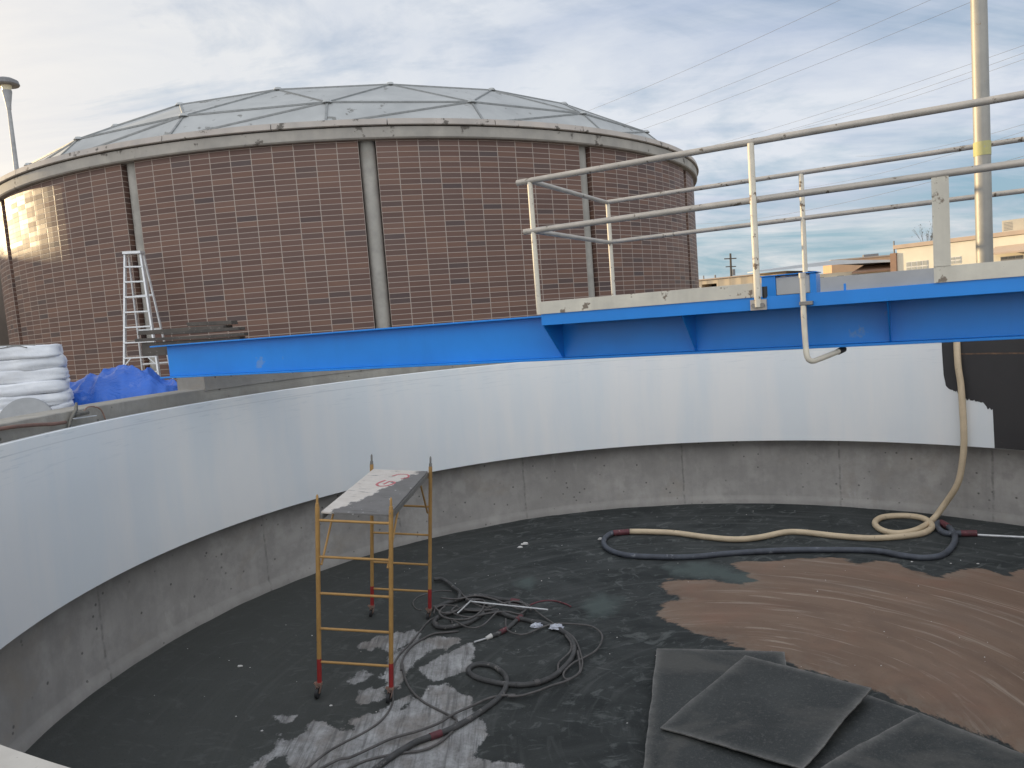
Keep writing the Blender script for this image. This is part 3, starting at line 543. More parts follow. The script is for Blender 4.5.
# ------------------------------------------------------------------ the blue bridge (local x along it, y across, away from the camera)
MAT['blue'] = worn('blue_paint', (.006, .24, .74), (.005, .20, .63), 1.2, .34, spots=(.10, .26, .56), spot_amt=.66, spotscale=2.4, streak=2.5, amt=.35, bmp=.12)
MAT['rail'] = worn('galvanised_rail', (.50, .455, .40), (.38, .35, .31), 6, .5, .2, spots=(.13, .10, .07), spot_amt=.62, spotscale=14, bmp=.2)
MAT['post'] = worn('scuffed_cream_post', (.72, .66, .54), (.60, .55, .46), 7, .55, spots=(.17, .12, .08), spot_amt=.60, spotscale=13, bmp=.2)
MAT['toe'] = worn('cream_toe_plate', (.66, .62, .52), (.52, .49, .42), 4, .55, spots=(.20, .16, .12), spot_amt=.60, spotscale=8, bmp=.15, streak=3)
MAT['toegrey'] = worn('grey_toe_plate', (.47, .47, .46), (.40, .40, .40), 3, .5, spots=(.25, .24, .22), spot_amt=.68, spotscale=9, bmp=.1)
MAT['grate'] = worn('deck_steel', (.25, .25, .25), None, 9, .55, .5)
MAT['bolt'] = worn('bolt_steel', (.28, .26, .24), None, 20, .45, .6)
MAT['dark'] = worn('dark_rubber', (.03, .03, .032), None, 12, .6)
TH_ = -0.49846
br = thing('walkway_bridge', 'bright blue steel bridge with pipe handrails reaching across the tank', 'bridge', (.27877, 6.14369, 0), (0, 0, TH_))
L = 9.0
def girder(yc):
    mb = MB(); x0 = -5.32
    mb.box(x0, L, yc-.10, yc+.10, .004, .020); mb.box(x0+.12, L, yc-.10, yc+.10, -.371, -.353); mb.box(x0+.18, L, yc-.007, yc+.007, -.353, .004)
    return mb.obj('girder', MAT['blue'], br, bevel=.003)
girder(.40); girder(1.306)
def channel(yf, sgn):
    mb = MB(); mb.box(0, L, yf, yf+sgn*.010, -.062, .030) if sgn > 0 else mb.box(0, L, yf+sgn*.010, yf, -.062, .030)
    y0, y1 = sorted((yf+sgn*.010, yf+sgn*.06)); mb.box(0, L, y0, y1, .020, .030); mb.box(0, L, y0, y1, -.062, -.052)
    return mb.obj('edge_channel', MAT['blue'], br, bevel=.0015)
channel(0, 1); channel(1.706, -1)
for yo, yi in ((.012, .39), (1.694, 1.316)):
    for xg in (.0, 1.15, 2.52, 3.9, 5.3):
        t0 = .004; mb = MB(); ys = [yo+ (.05 if yo < 1 else -.05), yi]
        poly = [(yo+(.002 if yo < 1 else -.002), -.052), (yi, -.052), (yi, -.352), (yi-(.02 if yo < 1 else -.02), -.352)]
        vs = [(xg-t0, y, z) for y, z in poly]+[(xg+t0, y, z) for y, z in poly]; k = 4
        mb.add(vs, [(0, 1, 2, 3), (7, 6, 5, 4)]+[(i, i+4, (i+1) % 4+4, (i+1) % 4) for i in range(4)])
        mb.obj('gusset_bracket', MAT['blue'], br)
mb = MB()
for k in range(int(L/.35)): mb.box(.05+k*.35, .07+k*.35, .08, 1.62, -.05, .001)
for k in range(58): mb.box(.02, L, .08+k*.027, .0845+k*.027, .003, .030)
mb.box(.012, L, .062, 1.64, -.012, -.002); mb.obj('deck', MAT['grate'], br)  # solid plate added under the grating to keep skylight off the girder web
def bx(name, mat, x0, x1, y0, y1, z0, z1, par=None, bev=.003): return MB().box(x0, x1, y0, y1, z0, z1).obj(name, MAT[mat], par or br, bevel=bev)
bx('toe_board', 'toe', -.02, 1.70, -.012, -.003, .030, .130, bev=.001)
bx('toe_board', 'toe', 2.79, L, -.012, -.003, .030, .132, bev=.001)
bx('toe_board', 'toegrey', .95, L, 1.70, 1.709, .034, .165, bev=.001)
bx('toe_board', 'toe', -.02, -.011, .0, 1.70, .034, .13, bev=.001)
o = bx('upright_plate', 'toe', 2.79, 2.885, -.016, -.006, .132, .70, bev=.001); o['label'] = 'flat cream plate standing between toe board and middle rail'
o = bx('kick_plate', 'blue', -.05, .85, 1.70, 1.716, .06, .168, bev=.002)
RT, RM, rr_ = 1.100, .704, .0235
def tubeo(name, mat, pts, r, par=None, seg=14): return MB().tube(pts, r, seg).obj(name, MAT[mat], par or br, smooth=True)
for z, e in ((RT, -.13), (RM, -.10)):
    tubeo('hand_rail', 'rail', [(e, 0, z), (L, 0, z)], rr_)
    tubeo('hand_rail', 'rail', [(0, 1.70, z), (L, 1.70, z)], .021)
    tubeo('hand_rail', 'rail', [(.0, .02, z-.006), (.0, 1.70, z-.006)], .020)
for x, y, z0 in ((-.015, .0, .03), (0, 1.70, .03), (1.82, 1.70, .03), (3.6, 1.70, .03), (5.3, 1.70, .03), (5.6, 0, .03)):
    p = tubeo('rail_post', 'post', [(x, y, z0), (x, y, RT-.01)], .0215)
p = tubeo('rail_post', 'post', [(1.708, -.03, -.06+.02), (1.708, -.03, .05), (1.708, -.012, RT-.01)], .0225)
pl_ = MB().box(1.655, 1.765, -.024, -.001, -.062, .012).obj('base_plate', MAT['rail'], p, bevel=.002)
for xb in (1.680, 1.738): MB().tube([(xb, -.024, -.028), (xb, -.042, -.028)], .017, 6).obj('bolt_head', MAT['bolt'], p)
tubeo('rubber_sleeve', 'dark', [(1.752, .01, .02), (1.752, .01, .10)], .018)
# conduit clipped to the outside of the channel
pth = smooth_path([(2.008, -.035, .16), (2.008, -.035, -.10), (2.012, -.035, -.33), (2.02, -.03, -.41), (2.045, .00, -.437), (2.08, .08, -.432), (2.14, .22, -.415), (2.19, .33, -.40)], 5)
cdt = tubeo('conduit', 'post', pth, .019); cdt['label'] = 'cream pipe clipped to the side and bent under the bridge'
tubeo('coupling', 'rail', [(2.008, -.035, .135), (2.008, -.035, .17)], .024, cdt)
MB().box(1.985, 2.07, -.058, -.002, -.050, -.024).obj('pipe_clip', MAT['bolt'], cdt, bevel=.003)
tubeo('open_end', 'dark', [(2.185, .32, -.402), (2.215, .39, -.39)], .023, cdt)
bx('flange_tab', 'blue', 2.26, 2.275, .02, .03, .03, .075, bev=.001)
def on_bridge(x, y, z): 
    c, s = math.cos(TH_), math.sin(TH_); return (.27877+x*c-y*s, 6.14369+x*s+y*c, z)
# blue control box on the deck
t = thing('control_box', 'blue steel box with a grey front standing on the bridge deck', 'equipment box', on_bridge(1.82, .8, .031), (0, 0, TH_))
mb = MB(); mb.box(-.20, -.095, -.14, .14, 0, .155); mb.box(.155, .20, -.14, .14, 0, .150); mb.box(-.095, .155, -.10, .14, 0, .146); mb.obj('housing', MAT['blue'], t, bevel=.004)
MB().box(-.21, .21, -.15, .15, .155, .163).obj('lid', MAT['blue'], t, bevel=.002)
MB().box(-.093, .153, -.128, -.112, .006, .140).obj('front_panel', MAT['toegrey'], t, bevel=.002)
# light pole standing on the deck
MAT['pole'] = worn('galvanised_pole', (.37, .35, .31), (.28, .27, .245), 5, .5, .2, spots=(.26, .21, .15), spot_amt=.68, spotscale=9, bmp=.15, streak=4)
MAT['yellow'] = worn('yellow_band', (.50, .46, .16), (.42, .40, .2), 12, .6, spots=(.4, .38, .3), spot_amt=.6)
t = thing('light_pole', 'tall round steel lamp pole rising from the bridge past the handrails', 'lamp pole', on_bridge(3.12, .8, .031))
MB().tube([(0, 0, 0), (.0, 0, 5.6)], [.053, .046], 20).obj('pole', MAT['pole'], t, smooth=True)
MB().box(-.13, .13, -.13, .13, 0, .016).obj('foot_plate', MAT['pole'], t, bevel=.003)
MB().tube([(0, 0, .86), (0, 0, .955)], .0545, 20).obj('yellow_tape', MAT['yellow'], t, smooth=True)
MB().tube([(0, 0, 5.55), (.3, .1, 5.9), (.9, .2, 6.0)], .03, 10).obj('lamp_arm', MAT['pole'], t, smooth=True)
mb = MB().box(.8, 1.4, .1, .32, 5.95, 6.05); mb.obj('lamp_head', MAT['pole'], t, bevel=.02)

# ------------------------------------------------------------------ rolling scaffold
MAT['amber'] = worn('amber_scaffold_paint', (.52, .30, .10), (.42, .24, .08), 9, .5, spots=(.20, .15, .12), spot_amt=.66, spotscale=26, bmp=.2)
MAT['red'] = worn('red_paint', (.42, .035, .03), (.30, .03, .03), 14, .55, spots=(.12, .08, .07), spot_amt=.66)
MAT['zinc'] = worn('zinc_steel', (.30, .29, .27), None, 14, .5, .4)
MAT['castor'] = worn('rusty_castor', (.34, .20, .15), (.22, .15, .12), 20, .7, spots=(.45, .36, .30), spot_amt=.62)
t = thing('rolling_scaffold', 'narrow amber rolling scaffold with a paint splashed plywood platform', 'scaffold', (-2.262, 7.506, -3.735), (0, 0, 0))
t.rotation_euler = Matrix.Rotation(math.radians(-3.4), 4, 'Z').to_euler()
t.matrix_world = Matrix.Translation((-2.235, 7.506, -3.728)) @ Matrix.Rotation(math.radians(-5.6), 4, 'Z') @ Matrix.Rotation(math.radians(5.5), 4, 'Y') @ Matrix.Rotation(math.radians(1.2), 4, 'X')
LX, LY = .755, 1.98
for fy, nm, rz in ((0, 'front', (1.885, 1.505, 1.12, .745, .385)), (LY, 'rear', (1.88, 1.50, 1.13, .74, .385))):
    mb = MB(); y = fy
    for x in (0, LX): mb.tube([(x, y, .42), (x, y, 2.02)], .0235, 12)
    fr_ = mb.obj('end_frame', MAT['amber'], t, smooth=True)
    for z in rz: MB().tube([(.02, y, z), (LX-.02, y, z)], .0135, 10).obj('rung', MAT['amber'], fr_, smooth=True)
    for x in (0, LX): MB().tube([(x, y, .155), (x, y, .42)], .0245, 12).obj('red_leg_end', MAT['red'], fr_, smooth=True)
    for x in (0, LX):
        mb = MB(); mb.tube([(x, y, 2.015), (x, y, 2.06), (x, y, 2.065), (x, y, 2.13), (x, y, 2.15)], [.02, .0185, .0125, .0125, .005], 10)
        mb.obj('coupling_pin', MAT['zinc' if fy else 'amber'], fr_, smooth=True)
    for x in (0, LX):
        mb = MB(); sx = -1 if x == 0 else 1
        ox = -.015 if x == 0 else -.02; oy = -.02 if fy == 0 else .01
        mb.tube([(x, y, .165), (x, y, .14)], .032, 12)
        for q in (-.022, .022): mb.beam((x+q, y, .145), (x+q+ox, y+oy, .055), .006, .05, (0, 1, 0))
        mb.beam((x-.05, y-.01, .165), (x+.0, y-.02, .115), .03, .012)
        ca_ = mb.obj('castor', MAT['castor'], t)
        w = MB().tube([(x+ox-.016, y+oy, .055), (x+ox+.016, y+oy, .055)], .055, 20); w.obj('castor_wheel', MAT['dark'], ca_, smooth=True, bevel=.004)
for x in (.035, LX-.035):
    mb = MB(); mb.box(x-.012, x+.012, .01, LY-.01, 1.885, 1.945); sr = mb.obj('side_rail', MAT['zinc'], t, bevel=.003)
    for y0, y1 in ((.0, .42), (LY, LY-.42)): MB().tube([(x, y0, 1.42), (x, y1, 1.885)], .012, 8).obj('knee_brace', MAT['amber'], sr, smooth=True)
# plywood platform: cream splash over grey sheet
m, gg, bs = newmat('splashed_plywood')
v = gg.n('ShaderNodeTexCoord').outputs['Object']; s_ = gg.n('ShaderNodeSeparateXYZ'); gg.nt.links.new(v, s_.inputs[0])
lin = gg.math('SUBTRACT', gg.math('MULTIPLY_ADD', s_.outputs[1], .27, .12), s_.outputs[0])
lin = gg.math('ADD', lin, gg.math('MULTIPLY', gg.math('SUBTRACT', gg.noise(gg.mapping(v, sc=(1, 1.2, 1)), 5, 8, .68), .5), .50))
mk = gg.ramp(gg.math('ADD', lin, .5), [(.49, 0.0), (.51, 1.0)])
gr_ = gg.mix(gg.noise(v, 5, 6, .65), (.13, .125, .12), (.26, .25, .24)); cr_ = gg.mix(gg.noise(v, 9, 6, .7), (.56, .49, .42), (.84, .80, .74))
c = gg.mix(mk, gr_, cr_)
c = gg.mix(gg.math('MULTIPLY', gg.ramp(gg.noise(gg.mapping(v, sc=(1.3, 5, 1)), 3.2, 6, .7), [(.60, 0.0), (.65, 1.0)]), .7), c, (.10, .09, .085))
c = gg.mix(gg.math('MULTIPLY', gg.ramp(gg.noise(v, 13, 5, .7), [(.66, 0.0), (.70, 1.0)]), .8), c, (.78, .77, .74))
setc(gg, bs.inputs['Base Color'], c); bs.inputs['Roughness'].default_value = .6; bump(gg, bs, gg.noise(v, 20, 5, .6), .3, .004); MAT['ply'] = m
plt = MB().box(.028, LX-.03, .03, LY-.03, 1.947, 1.966).obj('platform', MAT['ply'], t, bevel=.002)
MAT['pink'] = worn('pink_red_paint', (.60, .10, .13), (.68, .25, .26), 20, .6)
def mark(pts, w=.03):
    mb = MB(); pts = smooth_path(pts, 4)
    for a_, b_ in zip(pts, pts[1:]):
        d = (b_-a_).normalized()*.004; mb.beam(a_-d, b_+d, w*random.uniform(.7, 1.1), .0015)
    return mb
z_ = 1.968
mb = mark([(.36, 1.62, z_), (.42, 1.72, z_), (.52, 1.72, z_), (.56, 1.60, z_), (.50, 1.50, z_)])
mb2 = mark([(.33, 1.40, z_+.0004), (.28, 1.22, z_+.0004), (.33, 1.12, z_+.0004), (.42, 1.16, z_+.0004), (.47, 1.30, z_+.0004), (.40, 1.36, z_+.0004), (.36, 1.22, z_+.0004)])
mb.add(mb2.v, mb2.f); mb.obj('paint_scrawl', MAT['pink'], plt)

# ------------------------------------------------------------------ hoses and tools on the floor
MAT['hose'] = worn('dusty_black_hose', (.085, .083, .082), (.05, .05, .05), 10, .6, spots=(.17, .16, .15), spot_amt=.6, spotscale=14, bmp=.3)
MAT['thin'] = worn('dusty_thin_line', (.14, .13, .125), (.08, .075, .072), 10, .6)
MAT['bluehose'] = worn('blue_grey_hose', (.10, .112, .135), (.06, .066, .08), 6, .6, spots=(.20, .21, .23), spot_amt=.62, spotscale=8, bmp=.3)
MAT['beige'] = worn('beige_hose', (.70, .56, .38), (.58, .46, .31), 5, .55, spots=(.36, .28, .19), spot_amt=.66, spotscale=12, bmp=.3)
MAT['tape'] = worn('red_tape', (.17, .045, .055), (.10, .035, .04), 18, .6, spots=(.4, .25, .22), spot_amt=.62)
MAT['silver'] = worn('bare_metal_tube', (.72, .72, .72), (.58, .58, .58), 12, .35, .5)
MAT['plastic'] = worn('white_plastic', (.78, .76, .72), None, 10, .5)
def hz_obj(key, name, mat, label, cat, group=None, parent=None, cr=None):
    pts, r = HOSE[key]; pts = smooth_path(pts, 5)
    o = MB().tube(pts, cr or r, 10).obj(name, MAT[mat], parent, smooth='all')
    if label: tag(o, label, cat, group)
    return o
def band(key, i0, mat='tape', w=.06, par=None, grow=1.18, name='tape_band'):
    pts, r = HOSE[key]; a_, b_ = Vector(pts[i0]), Vector(pts[i0+1]); m_ = (a_+b_)/2; d = (b_-a_).normalized()*w
    return MB().tube([m_-d, m_+d], r*grow, 12).obj(name, MAT[mat], par, smooth=True)
GRP = 'dark hoses tangled behind the scaffold'
h = hz_obj('thick_a', 'blast_hose', 'hose', 'short thick black hose ending in a white nozzle near the scraped patch', 'hose', GRP)
band('thick_a', 7, par=h); band('thick_a', 10, par=h); band('thick_a', 12, par=h)
MB().tube([Vector(HOSE['thick_a'][0][-1]), Vector(HOSE['lance'][0][1])], [.030, .022], 12).obj('nozzle', MAT['plastic'], h, smooth=True)
MB().tube([Vector(HOSE['lance'][0][1]), Vector(HOSE['lance'][0][2])+Vector((0, 0, .02))], .011, 8).obj('lance_tube', MAT['silver'], h, smooth=True)
hz_obj('thick_b', 'blast_hose', 'hose', 'stub of thick black hose arching behind the right rear scaffold leg', 'hose', GRP)
h = hz_obj('thick_c', 'blast_hose', 'hose', 'long thick black hose in a wide loop running off the bottom edge', 'hose', GRP)
nn = len(HOSE['thick_c'][0])
band('thick_c', nn-7, par=h, w=.06)
band('thick_c', 10, mat='thin', par=h, w=.03, name='hose_clamp'); band('thick_c', 29, mat='thin', par=h, w=.03, name='hose_clamp')
LB = {'thin_j': 'thin line winding under the silver lance in the hose tangle', 'thin_k': 'thin line lying along the thick hose at the top of the tangle', 'thin_l': 'thin line looping closest to the right rear scaffold leg', 'thin_a': 'thin dark line bulging furthest right of the tangled hoses', 'thin_b': 'short thin line inside the right bend of the thick coiled hose', 'thin_c': 'thin dark line running below the coil to the bottom edge of the photo', 'thin_d': 'thin dark line curving over the scraped pale concrete beside the scaffold leg', 'thin_e': 'thin dark line passing behind the right front scaffold castor', 'thin_f': 'small thin grey loop around the right rear scaffold castor', 'thin_g': 'thin line looped several times in the middle of the hose tangle', 'thin_h': 'thin reddish line end straying right from the top of the tangle', 'thin_i': 'short pale line beside the red taped end of the thick hose'}
for k, lb in LB.items(): hz_obj(k, 'air_line', 'thin' if k != 'thin_h' else 'tape', lb, 'hose', 'thin lines in the hose tangle')
o = hz_obj('rod', 'spray_lance', 'silver', 'long thin silver lance lying across the hose tangle', 'lance'); 
hz_obj('rodb', 'trigger', 'silver', None, None, parent=o)
# beige hose: hangs over the far rim, loops on the floor, joined to the blue-grey one
ray_ = [(.596, .9966, -.0819), (.5932, .9949, -.1030), (.5950, .9924, -.1323), (.5947, .9892, -.1703), (.5934, .9863, -.2040), (.5896, .9841, -.2302), (.5804, .9815, -.2614)]
hang = [(6.95, 11.75, -.50), (6.80, 11.45, -.50)]
for k, (a_, b_, c__) in enumerate(ray_):
    R_h = 6.262; A_ = a_*a_+b_*b_; B_ = a_*CX+b_*CY; t_ = (B_+math.sqrt(B_*B_-A_*(CX*CX+CY*CY-R_h*R_h)))/A_
    hang.append((a_*t_, b_*t_, c__*t_))
hang = [(6.98, 11.8, -.50), (6.79, 11.42, -.525), (6.60, 11.09, -.68)]+hang[3:]
a_, b_ = .5589, .979
R_h = 6.31; A_ = a_*a_+b_*b_; B_ = a_*CX+b_*CY; t_ = (B_+math.sqrt(B_*B_-A_*(CX*CX+CY*CY-R_h*R_h)))/A_
lowpt = (a_*t_, b_*t_, -.2897*t_)
fl = [tuple(p) for p in HOSE['beige'][0]]
pts = hang+[lowpt]+fl[1:]
h = MB().tube(smooth_path(pts, 6), .045, 12).obj('beige_hose', MAT['beige'], None, smooth='all')
tag(h, 'thick beige hose hanging over the rim and looping along the tank floor', 'hose')
h2 = hz_obj('dark', 'blue_grey_hose', 'bluehose', 'long blue-grey hose lying in front of the beige hose on the tank floor', 'hose')
band('dark', 0, par=h2, w=.13, grow=1.12); band('dark', len(HOSE['dark'][0])-6, par=h2, w=.1, grow=1.12); band('dark', len(HOSE['dark'][0])-2, par=h2, w=.1, grow=1.12)
wp = [Vector(p) for p in HOSE['wand'][0]]
w_ = MB().tube([wp[0], wp[1], wp[2]], .019, 12).obj('blasting_wand', MAT['silver'], None, smooth=True); tag(w_, 'straight silver wand pointing right from the end of the blue-grey hose', 'wand')
# crumpled plastic and scraps
def crumple(c, s, seed):
    random.seed(seed); bm = bmesh.new(); bmesh.ops.create_icosphere(bm, subdivisions=3, radius=1)
    for v_ in bm.verts:
        n_ = noise.noise(v_.co*2.4+Vector((seed, 0, 0)))*.9+noise.noise(v_.co*6+Vector((0, seed, 0)))*.5
        v_.co = v_.co*(1+n_*.6); v_.co = Vector((v_.co.x*s[0], v_.co.y*s[1], max(-.2, v_.co.z)*s[2]))
        v_.co += Vector(c)
    mb = MB(); mb.add([v_.co[:] for v_ in bm.verts], [[q.index for q in f.verts] for f in bm.faces]); bm.free(); return mb
MAT['film'] = worn('crumpled_film', (.70, .72, .78), (.45, .47, .55), 12, .35)
S0 = SCRAP
mb = crumple((S0[0][0]-.10, S0[0][1]+.02, S0[0][2]+.025), (.07, .05, .035), 3)
m2 = crumple((S0[0][0]+.14, S0[0][1]-.07, S0[0][2]+.03), (.08, .06, .035), 5); mb.add(m2.v, m2.f)
tag(mb.obj('crumpled_plastic', MAT['film']), 'crumpled white plastic lying on the thick coiled hose', 'litter')
labs = ['white foam scrap on the dark floor right of the scaffold, behind the hose tangle', None, 'small pale strip at the far left bend of the blue-grey hose', 'white scrap in the empty dark floor left of the scaffold', None, None, 'white speck in front of the blue-grey hose bend at the right', None, None, None, None]
mb = MB()
for i, p in enumerate(S0[1:]):
    s_ = .75*[.07, .05, .06, .035, .015, .012, .02, .02, .02, .015, .02][i]
    if labs[i]:
        q = crumple((p[0], p[1], p[2]+s_*.3), (s_, s_*.6, s_*.5), 11+i)
        tag(q.obj('foam_scrap', MAT['plastic']), labs[i], 'litter', 'scraps on the tank floor')
    else:
        q = crumple((p[0], p[1], p[2]+s_*.3), (s_, s_*.6, s_*.5), 11+i); mb.add(q.v, q.f)
random.seed(5)
for k in range(260):
    r = 6.3*math.sqrt(random.random()); a_ = random.random()*2*PI; x, y = CX+r*math.cos(a_), CY+r*math.sin(a_); s_ = random.uniform(.003, .011)
    z = floor_z(x, y); mb.add([(x-s_, y-s_*.6, z+.004), (x+s_, y-s_*.4, z+.004), (x, y+s_, z+.004), (x, y, z+s_*1.3)], [(0, 1, 3), (1, 2, 3), (2, 0, 3), (0, 2, 1)])
tag(mb.obj('grit_crumbs', MAT['plastic']), 'pale crumbs of grit and paint strewn over the dark floor', 'debris', kind='stuff')

# four dark sheets stacked on the floor
m, gg, bs = newmat('dusty_dark_sheet')
v = gg.n('ShaderNodeTexCoord').outputs['Object']; ge_ = gg.n('ShaderNodeTexCoord').outputs['Generated']
c = gg.mix(gg.ramp(gg.noise(v, 1.6, 7, .62), [(.35, 0.0), (.7, 1.0)]), (.020, .024, .024), (.040, .045, .044))
c = gg.mix(gg.math('MULTIPLY', gg.ramp(gg.noise(v, 30, 3, .6), [(.56, 0.0), (.66, 1.0)]), .35), c, (.13, .13, .125))
c = gg.mix(gg.math('MULTIPLY', gg.ramp(gg.noise(v, 90, 2, .6), [(.52, 0.0), (.66, 1.0)]), .4), c, (.10, .10, .095))
c = gg.mix(gg.math('MULTIPLY', gg.ramp(gg.noise(gg.mapping(v, sc=(1, 1, 1), loc=(3, 3, 3)), 1.1, 6, .65, 1.0), [(.50, 0.0), (.66, 1.0)]), .55), c, (.105, .10, .09))
dg = gg.ramp(gg.math('MULTIPLY', attr_ if False else gg.n('ShaderNodeAttribute', attribute_name='edge').outputs['Fac'], 1.0), [(0.0, 1.0), (.018, .5), (.07, .12), (.12, 0.0)])
dg = gg.math('MULTIPLY', dg, gg.ramp(gg.noise(v, 9, 5, .7), [(.3, .3), (.6, 1.0)]))
c = gg.mix(gg.math('MULTIPLY', dg, .85), c, (.24, .23, .215))
setc(gg, bs.inputs['Base Color'], c); bs.inputs['Roughness'].default_value = .62; bump(gg, bs, gg.noise(v, 25, 5, .6), .3, .006); MAT['sheet'] = m
def sheet(quad, th, label, seed=0):
    q = [Vector(p) for p in quad]; n = 44; vs = []; ev = []
    e0 = (q[1]-q[0]).length; e1 = (q[3]-q[0]).length
    for j in range(n+1):
        for i in range(n+1):
            s, t_ = i/n, j/n; p = (q[0]*(1-s)+q[1]*s)*(1-t_)+(q[3]*(1-s)+q[2]*s)*t_
            d = min(s, 1-s)*e0, min(t_, 1-t_)*e1
            if min(d) == 0: p = p+Vector((noise.noise(p*3+Vector((seed, 0, 0))), noise.noise(p*3+Vector((0, seed, 0))), 0))*.014+Vector((noise.noise(p*14), noise.noise(p*14+Vector((5, 5, 0))), 0))*.006
            p.z += .007*noise.noise(p*1.7)+.004*noise.noise(p*4+Vector((seed, 0, 0))); vs.append(p); ev.append(min(d))
    fs = [(j*(n+1)+i, j*(n+1)+i+1, (j+1)*(n+1)+i+1, (j+1)*(n+1)+i) for j in range(n) for i in range(n)]
    me = bpy.data.meshes.new('dark_sheet'); me.from_pydata([tuple(v_) for v_ in vs], [], fs)
    at = me.attributes.new('edge', 'FLOAT', 'POINT'); at.data.foreach_set('value', np.array(ev, dtype=np.float32))
    nz = (q[1]-q[0]).cross(q[3]-q[0]).z
    o = bpy.data.objects.new('dark_sheet', me); COL.objects.link(o); me.materials.append(MAT['sheet'])
    if nz < 0: me.flip_normals()
    sm = o.modifiers.new('thickness', 'SOLIDIFY'); sm.thickness = th; sm.offset = -1
    return tag(o, label, 'sheet', 'dark sheets stacked on the tank floor')
def lift(quad, hs): return quad
sheet(lift(PLATE['mid'], (.035, .035, .03, .03)), .012, 'dark sheet mostly hidden between the top sheet and the right-hand sheet', 3)
sheet(lift(PLATE['low'], (.05, .055, .06, .05)), .012, 'dark sheet at the bottom left of the stack, under the squarer top sheet', 1)
sheet(lift(PLATE['right'], (.09, .06, .05, .07)), .012, 'dark sheet at the bottom right corner of the photo, lying over the others', 4)
sheet(lift(PLATE['top'], (.075, .19, .13, .075)), .012, 'squarish dark sheet on top of the stack with dusty edges all visible', 2)

# ------------------------------------------------------------------ beside the tank on the left
MAT['sack'] = worn('white_woven_sack', (.80, .81, .83), (.68, .70, .74), 5, .6, bmp=.5)
random.seed(11)
places = ['lowest sack of the white stack beside the tank rim', 'second sack from the bottom of the white stack', 'third sack from the bottom of the white stack', 'third sack from the top of the white stack', 'second sack from the top of the white stack', 'topmost sack of the white stack with cords across it']
ROTS = math.radians(27)
o = MB().box(-6.9, -5.5, 9.35, 10.1, GZ, -.905).obj('pallet', MAT['rim']); tag(o, 'low wooden pallet under the white sacks, behind the tank rim', 'pallet')
for k in range(-1, 6):
    w, d, hgt = .98+random.uniform(-.03, .02), 1.0, .155
    z0 = -.755+k*.149; nx, ny = 46, 10; vs = []; fs = []
    x1 = -5.43-.012*k+random.uniform(-.012, .012); x0 = x1-w*1.55; y0 = 9.25+random.uniform(-.02, .02); y1 = y0+d
    ring = []
    n1 = 60; n2 = 12
    for j in range(n2+1):
        ph = -PI/2+PI*j/n2; zc = z0+hgt/2+math.copysign(abs(math.sin(ph))**.8, math.sin(ph))*hgt/2; ins = (1-abs(math.cos(ph))**.35)*.05
        for i in range(n1):
            th = 2*PI*i/n1; ex, ey = math.cos(th), math.sin(th)
            m_ = (abs(ex)**6+abs(ey)**6)**(-1/6)
            X_ = (x0+x1)/2+ex*m_*((x1-x0)/2-ins); Y_ = (y0+y1)/2+ey*m_*((y1-y0)/2-ins)
            nz_ = noise.noise(Vector((X_*2.2, Y_*2.2, zc*7+k*5)))*.035+noise.noise(Vector((X_*6, Y_*5, zc*30+k*3)))*.022
            vs.append((X_+ex*nz_, Y_+ey*nz_, zc+noise.noise(Vector((X_*2.5, Y_*2, k*3.1)))*.018+(.02*(-X_-5.4) if k == 5 and zc > z0+hgt*.6 else 0)))
    for j in range(n2):
        for i in range(n1): fs.append((j*n1+i, j*n1+(i+1) % n1, (j+1)*n1+(i+1) % n1, (j+1)*n1+i))
    fs.append(tuple(range(n1))[::-1]); fs.append(tuple(n2*n1+i for i in range(n1)))
    vs = [(-5.46+(x+5.43)*math.cos(ROTS)-(y-9.25)*math.sin(ROTS), 9.3+(x+5.43)*math.sin(ROTS)+(y-9.25)*math.cos(ROTS), z) for x, y, z in vs]
    o = MB().add(vs, fs).obj('white_sack', MAT['sack'], smooth='all'); tag(o, places[k] if k >= 0 else 'white sack at the foot of the stack, hidden below the tank rim', 'sack', 'stacked white sacks')
    if k == 5:
        top = [v_ for v_ in vs if v_[2] > z0+hgt*.75 and v_[0] < -5.6 and v_[1] < 9.35+(-5.46-v_[0])*.0]
        for c_i in range(6):
            bx0, by0 = -5.75-random.uniform(0, .35), 9.15-random.uniform(0, .15); p_ = []
            for q in range(6):
                x_, y_ = bx0-q*.13, by0-.02*q+.05*math.sin(q*1.7+c_i)
                near = min(vs[n1*8:], key=lambda v_: (v_[0]-x_)**2+(v_[1]-y_)**2)
                p_.append((near[0], near[1]-.004, near[2]+.006))
            MB().tube(smooth_path(p_, 4), .006, 6).obj('cord', MAT['zinc'], o, smooth='all')
    if k == 2:
        mb = MB(); rr2 = [(-5.80+.026*math.cos(q/8*2*PI*.85+.6), 9.10, z0-.08+.022*math.sin(q/8*2*PI*.85+.6)) for q in range(9)]
        mb.tube(rr2, .004, 6).obj('printed_mark', MAT['zinc'], o)
